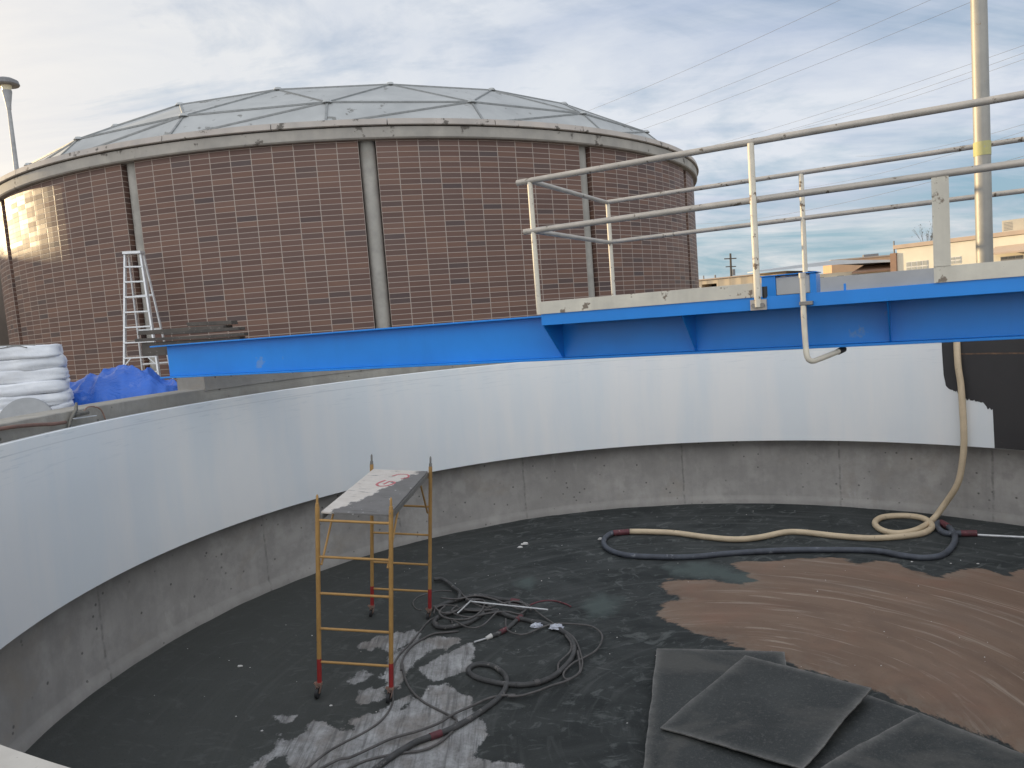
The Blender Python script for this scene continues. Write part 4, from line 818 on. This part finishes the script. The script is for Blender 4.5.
# cable reel lying against the sacks
MAT['reel'] = worn('grey_reel', (.46, .47, .48), (.38, .39, .40), 5, .6, bmp=.15)
t = thing('cable_reel', 'round grey reel standing on edge in front of the white sacks', 'reel', (-5.74, 8.85, GZ+.29), (0, 0, math.radians(30)))
R_ = .285
for yy_, nm in ((-.11, 'flange'), (.11, 'flange')):
    MB().tube([(0, yy_-.012, 0), (0, yy_+.012, 0)], R_, 40).obj(nm, MAT['reel'], t, smooth=True, bevel=.004)
MB().tube([(0, -.1, 0), (0, .1, 0)], .13, 24).obj('drum', MAT['reel'], t, smooth=True)
MB().box(-.0, .10, -.150, -.122, -.03, .05).obj('hub_plate', MAT['plastic'], t, bevel=.01)
MB().box(-.055, -.012, -.140, -.122, -.03, .055).obj('hub_bracket', MAT['zinc'], t, bevel=.005)
# blue tarpaulin over a heap
m, gg, bs = newmat('blue_tarpaulin'); v = gg.n('ShaderNodeTexCoord').outputs['Object']
c = gg.mix(gg.noise(v, 3, 5, .6), (.018, .095, .42), (.04, .17, .66)); c = gg.mix(gg.math('MULTIPLY', gg.ramp(gg.noise(v, 5, 6, .7), [(.6, 0.0), (.68, 1.0)]), .4), c, (.25, .33, .62))
setc(gg, bs.inputs['Base Color'], c); bs.inputs['Roughness'].default_value = .38; bump(gg, bs, gg.noise(gg.mapping(v, sc=(1, 1, 2)), 3.5, 5, .55, 1.5), .6, .05); MAT['tarp'] = m
nx, ny = 110, 60; vs = []; fs = []
prof = [(-6.3, -.55), (-6.05, -.47), (-5.85, -.43), (-5.6, -.345), (-5.4, -.30), (-5.2, -.262), (-5.0, -.275), (-4.8, -.33), (-4.6, -.46), (-4.42, -.60), (-4.25, -.80)]
def pz(x):
    for (a_, b_), (c__, d__) in zip(prof, prof[1:]):
        if a_ <= x <= c__: return b_+(d__-b_)*(x-a_)/(c__-a_)
    return -.80
for j in range(ny+1):
    for i in range(nx+1):
        x = -6.5+2.05*i/nx; y = 9.85+1.2*j/ny; t_ = j/ny
        ys = math.sin(PI*min(1, max(0, t_)))**.42
        h_ = pz(x+.22)-GZ; fold = 0
        q = Vector((x*2.3+y*1.2, y*1.4-x*.5, 1)); rdg = 1-abs(noise.noise(q*1.7))*2.2; rdg2 = 1-abs(noise.noise(q*4.1+Vector((3, 1, 0))))*2.0
        fold = (rdg*.11+rdg2*.018-.06)*min(1, h_*3.2)
        z = GZ+.004+max(0.0, h_*ys+fold*ys); vs.append((x+.03*noise.noise(Vector((x*3, y*3, 2))), y+.05*noise.noise(Vector((x*3, y*2, 8))), z))
for j in range(ny):
    for i in range(nx): fs.append((j*(nx+1)+i, j*(nx+1)+i+1, (j+1)*(nx+1)+i+1, (j+1)*(nx+1)+i))
o = MB().add(vs, fs).obj('blue_tarpaulin', MAT['tarp'], smooth='all'); tag(o, 'crumpled blue tarpaulin draped over a heap beside the tank rim', 'tarpaulin')
sm = o.modifiers.new('thickness', 'SOLIDIFY'); sm.thickness = .006
# step ladder against the round building
MAT['alu'] = worn('aluminium', (.74, .75, .76), (.62, .63, .64), 8, .4, .3, spots=(.4, .38, .35), spot_amt=.68)
t = thing('step_ladder', 'tall aluminium step ladder standing against the round tiled building', 'ladder', (-6.95, 14.2, GZ))
def lw(x, y, z): return (x+6.95, y-14.2, z-GZ)
tl, tr_ = (-7.04, 14.30, 1.80), (-6.75, 14.30, 1.78); bl_, br2 = (-7.16, 13.80, GZ+.01), (-6.42, 13.80, GZ+.01)
bl_ = (-7.17, 13.86, GZ+.01)
rail_l = MB().beam(lw(*bl_), lw(*tl), .03, .07, (0, 1, 0)).obj('side_rail', MAT['alu'], t)
rail_r = MB().beam(lw(*br2), lw(*tr_), .03, .07, (0, 1, 0)).obj('side_rail', MAT['alu'], t)
nst = 9
for k in range(1, nst+1):
    z = -.74+.01+(k-1)*.2835; f = (z-GZ)/(1.80-GZ)
    a_ = Vector(bl_).lerp(Vector(tl), f); b_ = Vector(br2).lerp(Vector(tr_), f)
    mb = MB(); mb.beam(lw(*a_), lw(*b_), .09, .028)
    st_ = mb.obj('step', MAT['alu'], t, bevel=.003)
    if k in (3,):
        for p_, s_ in ((a_, 1), (b_, -1)): MB().beam(lw(p_[0]+.005*s_, p_[1]-.05, p_[2]-.14), lw(p_[0]+.13*s_, p_[1]-.05, p_[2]-.01), .012, .02).obj('knee_brace', MAT['alu'], st_)
MB().beam(lw(-7.06, 14.32, 1.80), lw(-6.72, 14.32, 1.79), .20, .05).obj('top_cap', MAT['alu'], t, bevel=.006)
for a_, b_ in (((-7.02, 14.38, 1.77), (-7.12, 14.60, GZ+.01)), ((-6.74, 14.38, 1.77), (-6.48, 14.55, GZ+.01))):
    MB().beam(lw(*b_), lw(*a_), .022, .05, (0, 1, 0)).obj('rear_leg', MAT['alu'], t)
for z in (.35, 1.0, -.3):
    f = (z-GZ)/(1.77-GZ); a_ = Vector((-7.12, 14.60, GZ)).lerp(Vector((-7.02, 14.38, 1.77)), f); b_ = Vector((-6.48, 14.55, GZ)).lerp(Vector((-6.74, 14.38, 1.77)), f)
    MB().beam(lw(*a_), lw(*b_), .012, .03).obj('rear_brace', MAT['alu'], t)
# dark planks behind the bridge end
MAT['oldwood'] = worn('weathered_dark_timber', (.115, .10, .085), (.07, .062, .055), 4, .85, spots=(.19, .17, .15), spot_amt=.6, bmp=.5)
def plank(x0, x1, y0, y1, z0, z1, label, tilt=0):
    mb = MB(); n = 14; vs = []; fs = []
    for i in range(n+1):
        x = x0+(x1-x0)*i/n
        for y, z in ((y0, z0), (y1, z0), (y1, z1), (y0, z1)):
            vs.append((x+random.uniform(-.012, .012)*(i in (0, n)), y+.01*noise.noise(Vector((x, y, 1))), z+tilt*(x-x0)+.012*noise.noise(Vector((x*1.1, z*7, 2)))))
    for i in range(n):
        for k in range(4): fs.append((i*4+k, i*4+(k+1) % 4, (i+1)*4+(k+1) % 4, (i+1)*4+k))
    fs += [(3, 2, 1, 0), (n*4, n*4+1, n*4+2, n*4+3)]
    o = mb.add(vs, fs).obj('timber_plank', MAT['oldwood'], bevel=.004); return tag(o, label, 'plank', 'dark timbers behind the end of the blue bridge')
plank(-6.10, -4.32, 12.35, 12.62, .115, .165, 'lowest thin dark plank of the pile behind the blue bridge end', -.02)
plank(-5.65, -4.42, 12.45, 12.75, .195, .245, 'middle dark plank of the pile, set back to the right', -.01)
plank(-6.12, -4.70, 12.55, 12.95, .225, .30, 'longest dark plank at the back of the pile, nearest the ladder', -.012)
plank(-5.35, -4.60, 12.65, 12.95, .31, .37, 'short dark board topmost on the timber pile', -.03)
o = plank(-6.02, -4.4, 12.40, 12.70, -.13, .09, 'deep dark beam underneath the thin planks by the ladder', -.01)
for x_ in (-5.1, -4.55): 
    o = plank(x_, x_+.22, 12.40, 12.75, GZ, -.14, 'squat timber block under the plank pile, hidden behind the bridge', 0)
    o['label'] = 'squat timber block holding up the %s end of the plank pile' % ('left' if x_ < -5 else 'right')
# valve and small hoses on the rim
MAT['brass'] = worn('dull_valve_metal', (.20, .19, .16), (.12, .11, .10), 20, .5, .4)
t = thing('hose_valve', 'small dark valve upright on the tank rim beside the blue tarpaulin', 'valve', (-4.50, 7.62, -.72))
def vl(x, y, z): return (x+4.50, y-7.62, z+.72)
MB().tube([vl(-4.50, 7.56, -.74), vl(-4.49, 7.60, -.66), vl(-4.47, 7.68, -.57), vl(-4.47, 7.70, -.50)], [.018, .02, .02, .012], 10).obj('pipe', MAT['brass'], t, smooth=True)
MB().tube([vl(-4.48, 7.66, -.62), vl(-4.42, 7.80, -.615)], .024, 10).obj('valve_body', MAT['brass'], t, smooth=True)
MB().beam(vl(-4.47, 7.60, -.655), vl(-4.40, 7.90, -.665), .03, .010).obj('lever', MAT['silver'], t, bevel=.003)
MB().tube(smooth_path([vl(-4.44, 7.76, -.60), vl(-4.44, 7.85, -.565), vl(-4.43, 7.98, -.58), vl(-4.42, 8.06, -.63), vl(-4.41, 8.10, -.74)], 5), .008, 8).obj('rubber_tube', MAT['castor'], t, smooth='all')
MAT['redhose'] = worn('faded_red_hose', (.22, .12, .09), (.15, .09, .07), 8, .6)
o = MB().tube(smooth_path([(-4.62, 5.9, -.61), (-4.54, 6.62, -.610), (-4.52, 7.03, -.635), (-4.50, 7.30, -.665), (-4.485, 7.5, -.675)], 6), .018, 8).obj('red_brown_hose', MAT['redhose'], smooth='all')
tag(o, 'thin faded red-brown hose lying along the concrete rim below the reel', 'hose')

# ------------------------------------------------------------------ street lamp far left
MAT['lamppole'] = worn('grey_lamp_pole', (.40, .41, .42), None, 5, .5)
MAT['glass'] = worn('frosted_lamp_glass', (.85, .80, .62), (.80, .72, .5), 5, .35)
t = thing('street_lamp', 'slender street lamp with a flat mushroom head behind the round building', 'street lamp', (-18.6, 30, GZ+.72))
MB().tube([(0, 0, -.72), (0, 0, 6), (.02, 0, 9.9)], [.13, .10, .07], 14).obj('pole', MAT['lamppole'], t, smooth=True)
MB().tube([(.02, 0, 9.9), (.02, 0, 10.1), (.03, 0, 10.55), (.03, 0, 10.62)], [.08, .10, .17, .17], 16).obj('collar', MAT['lamppole'], t, smooth=True)
MB().tube([(.03, 0, 10.60), (.03, 0, 10.85)], [.14, .20], 20).obj('lamp_glass', MAT['glass'], t, smooth=True)
MB().tube([(.03, 0, 10.80), (.03, 0, 10.84), (.03, 0, 10.98), (.03, 0, 11.06), (.03, 0, 11.08)], [.43, .46, .42, .27, .06], 28).obj('lamp_shade', MAT['seam'], t, smooth=True)

# ------------------------------------------------------------------ buildings and wires beyond the bridge
def corr(name, base, n=2.6, horizontal=False):
    m, gg, bs = newmat(name); v = gg.n('ShaderNodeTexCoord').outputs['Object']; s_ = gg.n('ShaderNodeSeparateXYZ'); gg.nt.links.new(v, s_.inputs[0])
    w = gg.math('SINE', gg.math('MULTIPLY', s_.outputs[0], n*2*PI)); c = gg.mix(gg.noise(v, .8, 5, .6), tuple(k*.82 for k in base), base)
    rib = gg.ramp(w, [(.85, 0.0), (.95, 1.0)]); c = gg.mix(gg.math('MULTIPLY', rib, .5), c, tuple(k*.6 for k in base))
    setc(gg, bs.inputs['Base Color'], c); bs.inputs['Roughness'].default_value = .6; bump(gg, bs, w, .6, .03); return m
MAT['tanmetal'] = corr('tan_corrugated_metal', (.55, .45, .32), .9)
MAT['cream'] = worn('cream_render', (.74, .68, .54), (.66, .60, .48), .8, .85, spots=(.50, .44, .35), spot_amt=.70, spotscale=1.2)
MAT['tan'] = worn('tan_parapet', (.52, .40, .30), (.45, .35, .27), 1, .85)
MAT['tan2'] = worn('grey_brown_render', (.30, .26, .22), None, 1, .85)
MAT['orange'] = worn('orange_tan_wall', (.60, .38, .22), (.52, .33, .20), .8, .85)
MAT['metalroof'] = worn('pale_metal_roof', (.50, .54, .58), (.42, .46, .50), .6, .45)
MAT['winglass'] = worn('window_glass', (.10, .11, .12), None, 2, .15)
MAT['winwhite'] = worn('white_frame', (.72, .70, .66), None, 5, .6)
MAT['hole'] = worn('dark_doorway', (.025, .023, .022), None, 3, .8)
MAT['brownroof'] = worn('brown_roof', (.30, .19, .13), (.24, .15, .11), 1.5, .85)
MAT['ac'] = worn('air_conditioner_casing', (.52, .47, .38), (.45, .41, .34), 2, .6)
def face_thing(name, label, cat, p0, p1, depth):
    """building whose front runs from p0 to p1 (plan); local x along the front, y into the building, z from ground"""
    a_ = math.atan2(p1[1]-p0[1], p1[0]-p0[0]); t = thing(name, label, cat, (p0[0], p0[1], GZ), (0, 0, a_)); return t, math.hypot(p1[0]-p0[0], p1[1]-p0[1])
def ray_to_face(px_dir, p0, p1): pass
t = thing('rendered_building', 'grey-brown flat building glimpsed at the left edge behind the round building', 'building', (-32, 25, GZ))
MB().box(0, 15.0, 0, 8, 0, 4.4).obj('wall', MAT['tan2'], t); MB().box(-.2, 15.1, -.2, 8.2, 4.402, 4.55).obj('roof', MAT['tan'], t)
# tan metal shed
t, ln = face_thing('metal_shed', 'long tan corrugated metal shed with an open dark doorway', 'shed', (14.5, 74.7), (24.6, 66.3), 8)
H1 = 3.42
mb = MB(); xd0, xd1 = 5.25, 6.75
mb.box(0, xd0, 0, 8, 0, H1-.02); mb.box(xd1, ln, 0, 8, 0, H1-.02); mb.box(xd0-.01, xd1+.01, .01, 7.9, 3.02, H1-.02); mb.obj('wall', MAT['tanmetal'], t)
MB().box(xd0+.0, xd1, 2.2, 2.3, 0, 3.0).obj('doorway', MAT['hole'], t)
MB().box(-.1, ln+.1, -.12, 8.1, H1, H1+.10).obj('roof', MAT['tan'], t)
w = MB().box(4.15, 5.15, -.04, .0, 2.05, 2.85).obj('window', MAT['winwhite'], t); mb = MB()
for k in range(3): mb.box(4.22+k*.31, 4.46+k*.31, -.06, -.041, 2.12, 2.78)
mb.obj('pane', MAT['winglass'], w)
MB().tube([(4.1, 3, H1), (4.1, 3, H1+.55)], .07, 8).obj('roof_vent', MAT['seam'], t); MB().tube([(5.3, 3, H1), (5.3, 3, H1+.5)], .09, 8).obj('roof_vent', MAT['seam'], t)
# low building with the pale metal roof
t, ln = face_thing('low_building', 'low cream building under a wide pale metal roof', 'building', (22.5, 65.5), (33.6, 63.0), 9)
t.scale = (1, 1, 1.17)
MB().box(0, ln, .8, 9, 0, 2.55).obj('wall', MAT['cream'], t)
mb = MB(); mb.add([(-.8, -.3, 3.05), (ln, -.3, 2.92), (ln+.1, 9, 3.0), (-.6, 9, 3.3), (-.8, -.3, 3.15), (ln, -.3, 3.02), (ln+.1, 9, 3.1), (-.6, 9, 3.4), (5.9, -.3, 3.42), (5.9, -.3, 3.1), (5.9, 9, 3.75), (5.9, 9, 3.6)],
    [(0, 9, 8, 4), (9, 1, 5, 8), (4, 8, 10, 7), (8, 5, 6, 10), (0, 3, 11, 9), (9, 11, 2, 1), (0, 4, 7, 3), (1, 2, 6, 5), (3, 7, 10, 11), (11, 10, 6, 2)]); mb.obj('roof', MAT['metalroof'], t)
for k, x_ in enumerate((1.2, 2.6, 4.4, 6.0, 7.2)): 
    MB().box(x_, x_+.55, .72, .79, 1.2, 2.3).obj('window', MAT['winglass'], t)
mb = MB(); mb.add([(6.9, -.6, 2.45), (ln+.6, -.6, 2.45), (ln+.6, 2.5, 3.0), (8.6, 2.5, 3.0), (6.9, -.6, 2.35), (ln+.6, -.6, 2.35), (ln+.6, 2.5, 2.9), (8.6, 2.5, 2.9)], [(0, 1, 2, 3), (7, 6, 5, 4), (0, 4, 5, 1), (1, 5, 6, 2), (2, 6, 7, 3), (3, 7, 4, 0)]); mb.obj('porch_roof', MAT['brownroof'], t)
# orange-tan block
t, ln = face_thing('orange_block', 'flat roofed orange-tan building between the metal roof and the cream building', 'building', (34.4, 79.5), (46, 76), 8)
MB().box(0, ln, 0, 8, 0, 4.65).obj('wall', MAT['orange'], t); MB().box(-.1, ln, -.1, 8, 4.652, 4.78).obj('roof', MAT['tan'], t); MB().box(3.2, 4.6, .5, 1.5, 4.79, 5.05).obj('roof_unit', MAT['seam'], t)
# cream building on the right
p0, p1 = (30.4, 58.5), (39.5, 47.2)
t, ln = face_thing('cream_building', 'long cream building with a tan parapet at the right edge', 'building', p0, p1, 12)
HH = 3.5-GZ
mb = MB().box(0, ln, 0, 10, 0, HH-.32); mb.obj('wall', MAT['cream'], t)
MB().box(-.25, ln, -.12, 10, HH-.30, HH).obj('parapet', MAT['tan'], t, bevel=.02)
def fpos(dirx, diry):
    # along-front coordinate where the sight line with plan direction (dirx, diry) meets the front
    ux, uy = (p1[0]-p0[0])/ln, (p1[1]-p0[1])/ln; det = dirx*(-uy)-diry*(-ux)
    k = (p0[0]*(-uy)-p0[1]*(-ux))/det; return ((k*dirx-p0[0])*ux+(k*diry-p0[1])*uy), k
def win(d0, d1, z0, z1, name='window', panes=4, fm='winwhite'):
    a_, k0 = fpos(*d0); b_, k1 = fpos(*d1); z0 = z0*k0-GZ; z1 = z1*k1-GZ
    w = MB().box(a_, b_, -.03, .0, z0, z1).obj(name, MAT[fm], t); mb = MB(); dw = (b_-a_)/panes
    for i in range(panes):
        for j in range(2): mb.box(a_+dw*i+.05, a_+dw*(i+1)-.03, -.05, -.031, z0+.06+(z1-z0)/2*j, z0-.04+(z1-z0)/2*(j+1))
    mb.obj('pane', MAT['winglass' if fm != 'winwhite' else 'paneglass'], w)
MAT['paneglass'] = worn('sunlit_pane', (.42, .42, .38), (.34, .34, .31), 2, .2)
win((29.21, 55), (30.79, 55), 1.25, 2.05); win((32.42, 55), (33.2, 55), 1.6, 2.14, panes=2)
a_, k0 = fpos(35.71, 55); MB().add([(a_, -.02, 2.62*k0-GZ), (ln, -.02, 2.72*k0-GZ), (ln, -1.1, 2.15*k0-GZ), (a_, -1.1, 2.15*k0-GZ), (a_, -.02, 2.5*k0-GZ), (ln, -.02, 2.6*k0-GZ), (ln, -1.1, 2.02*k0-GZ), (a_, -1.1, 2.02*k0-GZ)], [(0, 1, 2, 3), (7, 6, 5, 4), (0, 4, 5, 1), (1, 5, 6, 2), (2, 6, 7, 3), (3, 7, 4, 0)]).obj('awning', MAT['tan'], t)
win((36.1, 55), (37.7, 55), 1.35, 1.9, panes=3, fm='seam')
MB().box(-.45, -.01, -.2, 1.5, 0, HH-.6).obj('side_door', MAT['brownroof'], t)
MB().tube([(-.3, .2, HH-1.5), (-.3, .2, HH+.35)], .06, 8).obj('flue', MAT['seam'], t)
ux, uy = (p1[0]-p0[0])/ln, (p1[1]-p0[1])/ln
def on_front(s, d, z): return (p0[0]+ux*s-uy*d, p0[1]+uy*s+ux*d, z)
a_, k0 = fpos(35.75, 55); b_, k1 = fpos(37.49, 55)
ac = thing('rooftop_unit', 'boxy tan air conditioner on the cream building roof', 'air conditioner', on_front(a_+.1, 1.0, 3.5), (0, 0, math.atan2(uy, ux)))
MB().box(0, (b_-a_)*.95, 0, 1.4, 0, .85).obj('casing', MAT['ac'], ac, bevel=.02)
mb = MB()
for k in range(6): mb.box(.12, (b_-a_)*.45, -.012, -.002, .15+k*.1, .19+k*.1)
mb.obj('louvre', MAT['seam'], ac)
a_, k0 = fpos(34.22, 55); o = MB().tube([on_front(a_, .8, 3.45), on_front(a_, .8, 4.6)], .07, 10).obj('vent_pipe', MAT['brownroof'], smooth=True); tag(o, 'thin dark vent pipe upright on the cream building roof', 'vent pipe')
# bare treetop behind the cream roof
random.seed(3)
t = thing('bare_tree', 'small bare treetop showing above the cream building parapet', 'tree', (36.2, 64.5, GZ))
t.scale = (.45, .45, 1)
MAT['bark'] = worn('bark', (.12, .10, .08), None, 10, .9); MAT['leafdry'] = worn('dry_leaves', (.10, .10, .05), (.07, .07, .04), 10, .9)
mb = MB(); tips = []
def limb(p, d, r, lev):
    q = p+d; mb.tube([p, p+d*.5+Vector((random.uniform(-.1, .1), random.uniform(-.1, .1), 0)), q], [r, r*.8, r*.6], 6)
    if lev == 0: tips.append(q); return
    for k in range(3):
        dd = d*.68+Vector((random.uniform(-.5, .5), random.uniform(-.5, .5), random.uniform(-.05, .35)))*d.length*.7; limb(q, dd, r*.6, lev-1)
limb(Vector((0, 0, 0)), Vector((0, 0, 1.72)), .12, 4); mb.obj('trunk', MAT['bark'], t, smooth='all')
mb = MB()
for q in tips:
    for k in range(6):
        c0 = q+Vector([random.gauss(0, .16) for _ in range(3)]); e1 = Vector([random.gauss(0, .07) for _ in range(3)]); e2 = Vector([random.gauss(0, .07) for _ in range(3)]); mb.add([c0, c0+e1, c0+e2], [(0, 1, 2)])
mb.obj('crown', MAT['leafdry'], t)
# utility pole and overhead wires
t = thing('utility_pole', 'thin distant utility pole with crossarm above the tan metal shed', 'utility pole', (29.9, 100, GZ))
MB().tube([(0, 0, 0), (.1, 0, 7.6)], [.17, .13], 8).obj('mast', MAT['bark'], t)
MB().beam((-.75, 0, 6.95), (.85, 0, 6.9), .12, .14).obj('crossarm', MAT['bark'], t); MB().beam((-.6, 0, 5.9), (.75, 0, 5.85), .12, .12).obj('crossarm', MAT['bark'], t)
MB().tube([(.35, -.1, 4.7), (.35, -.1, 5.5)], .22, 10).obj('transformer', MAT['seam'], t)
WIRES = [((11.03, 90, 23.57), (27.04, 60, 22.59)), ((17.27, 90, 22.31), (33.97, 60, 22.08)), ((18.02, 90, 21.23), (37.44, 60, 21.82)), ((28.94, 90, 19.27), (41.54, 60, 18.31)), ((34.71, 90, 19.75), (41.53, 60, 17.74)), ((38.72, 90, 20.25), (41.52, 60, 17.26)), ((48.21, 90, 16.1), (41.43, 60, 12.34)), ((42.34, 90, 13.54), (41.42, 60, 11.8)), ((31.19, 90, 9.85), (33.88, 60, 8.45))]
WL = ['highest overhead wire, leaving the top of the photo furthest left', 'second highest overhead wire, reaching the top edge left of the lamp pole', 'third overhead wire, meeting the top edge closest to the lamp pole', 'uppermost of the three close wires crossing behind the lamp pole', 'middle one of the three close wires crossing behind the lamp pole', 'lowest of the three close wires crossing behind the lamp pole', 'upper of the two wires seen between the top and middle handrails', 'lower of the two wires seen between the top and middle handrails', 'lowest overhead wire, seen behind the middle handrail']
MAT['wire'] = worn('cable', (.16, .16, .17), None, 3, .6)
for (p, q), lb in zip(WIRES, WL):
    p, q = Vector(p), Vector(q); d = q-p; a_ = p-d*.8; b_ = q+d*.9
    pts = [a_.lerp(b_, k/24)-Vector((0, 0, 1.6*(1-(2*k/24-1)**2)-1.25)) for k in range(25)]
    tag(MB().tube(pts, .012, 6).obj('overhead_wire', MAT['wire'], smooth='all'), lb, 'wire', 'overhead wires')
# long low store building off to the left: it throws the evening shade over the yard
sx_, sy_ = math.sin(math.radians(SUN_AZ)), math.cos(math.radians(SUN_AZ))
cxx, cyy = sx_*50, sy_*50
t = thing('neighbouring_building', 'plain long building west of the yard, outside the photo', 'building', (cxx, cyy, GZ), (0, 0, math.radians(90-SUN_AZ-90)+0))
t.rotation_euler = (0, 0, -math.radians(SUN_AZ))
MB().box(-14, 13, 0, 10, 0, 7.75).obj('wall', MAT['cream'], t); MB().box(-14.2, 13.2, -.2, 10.2, 7.752, 7.95).obj('roof', MAT['tan'], t)
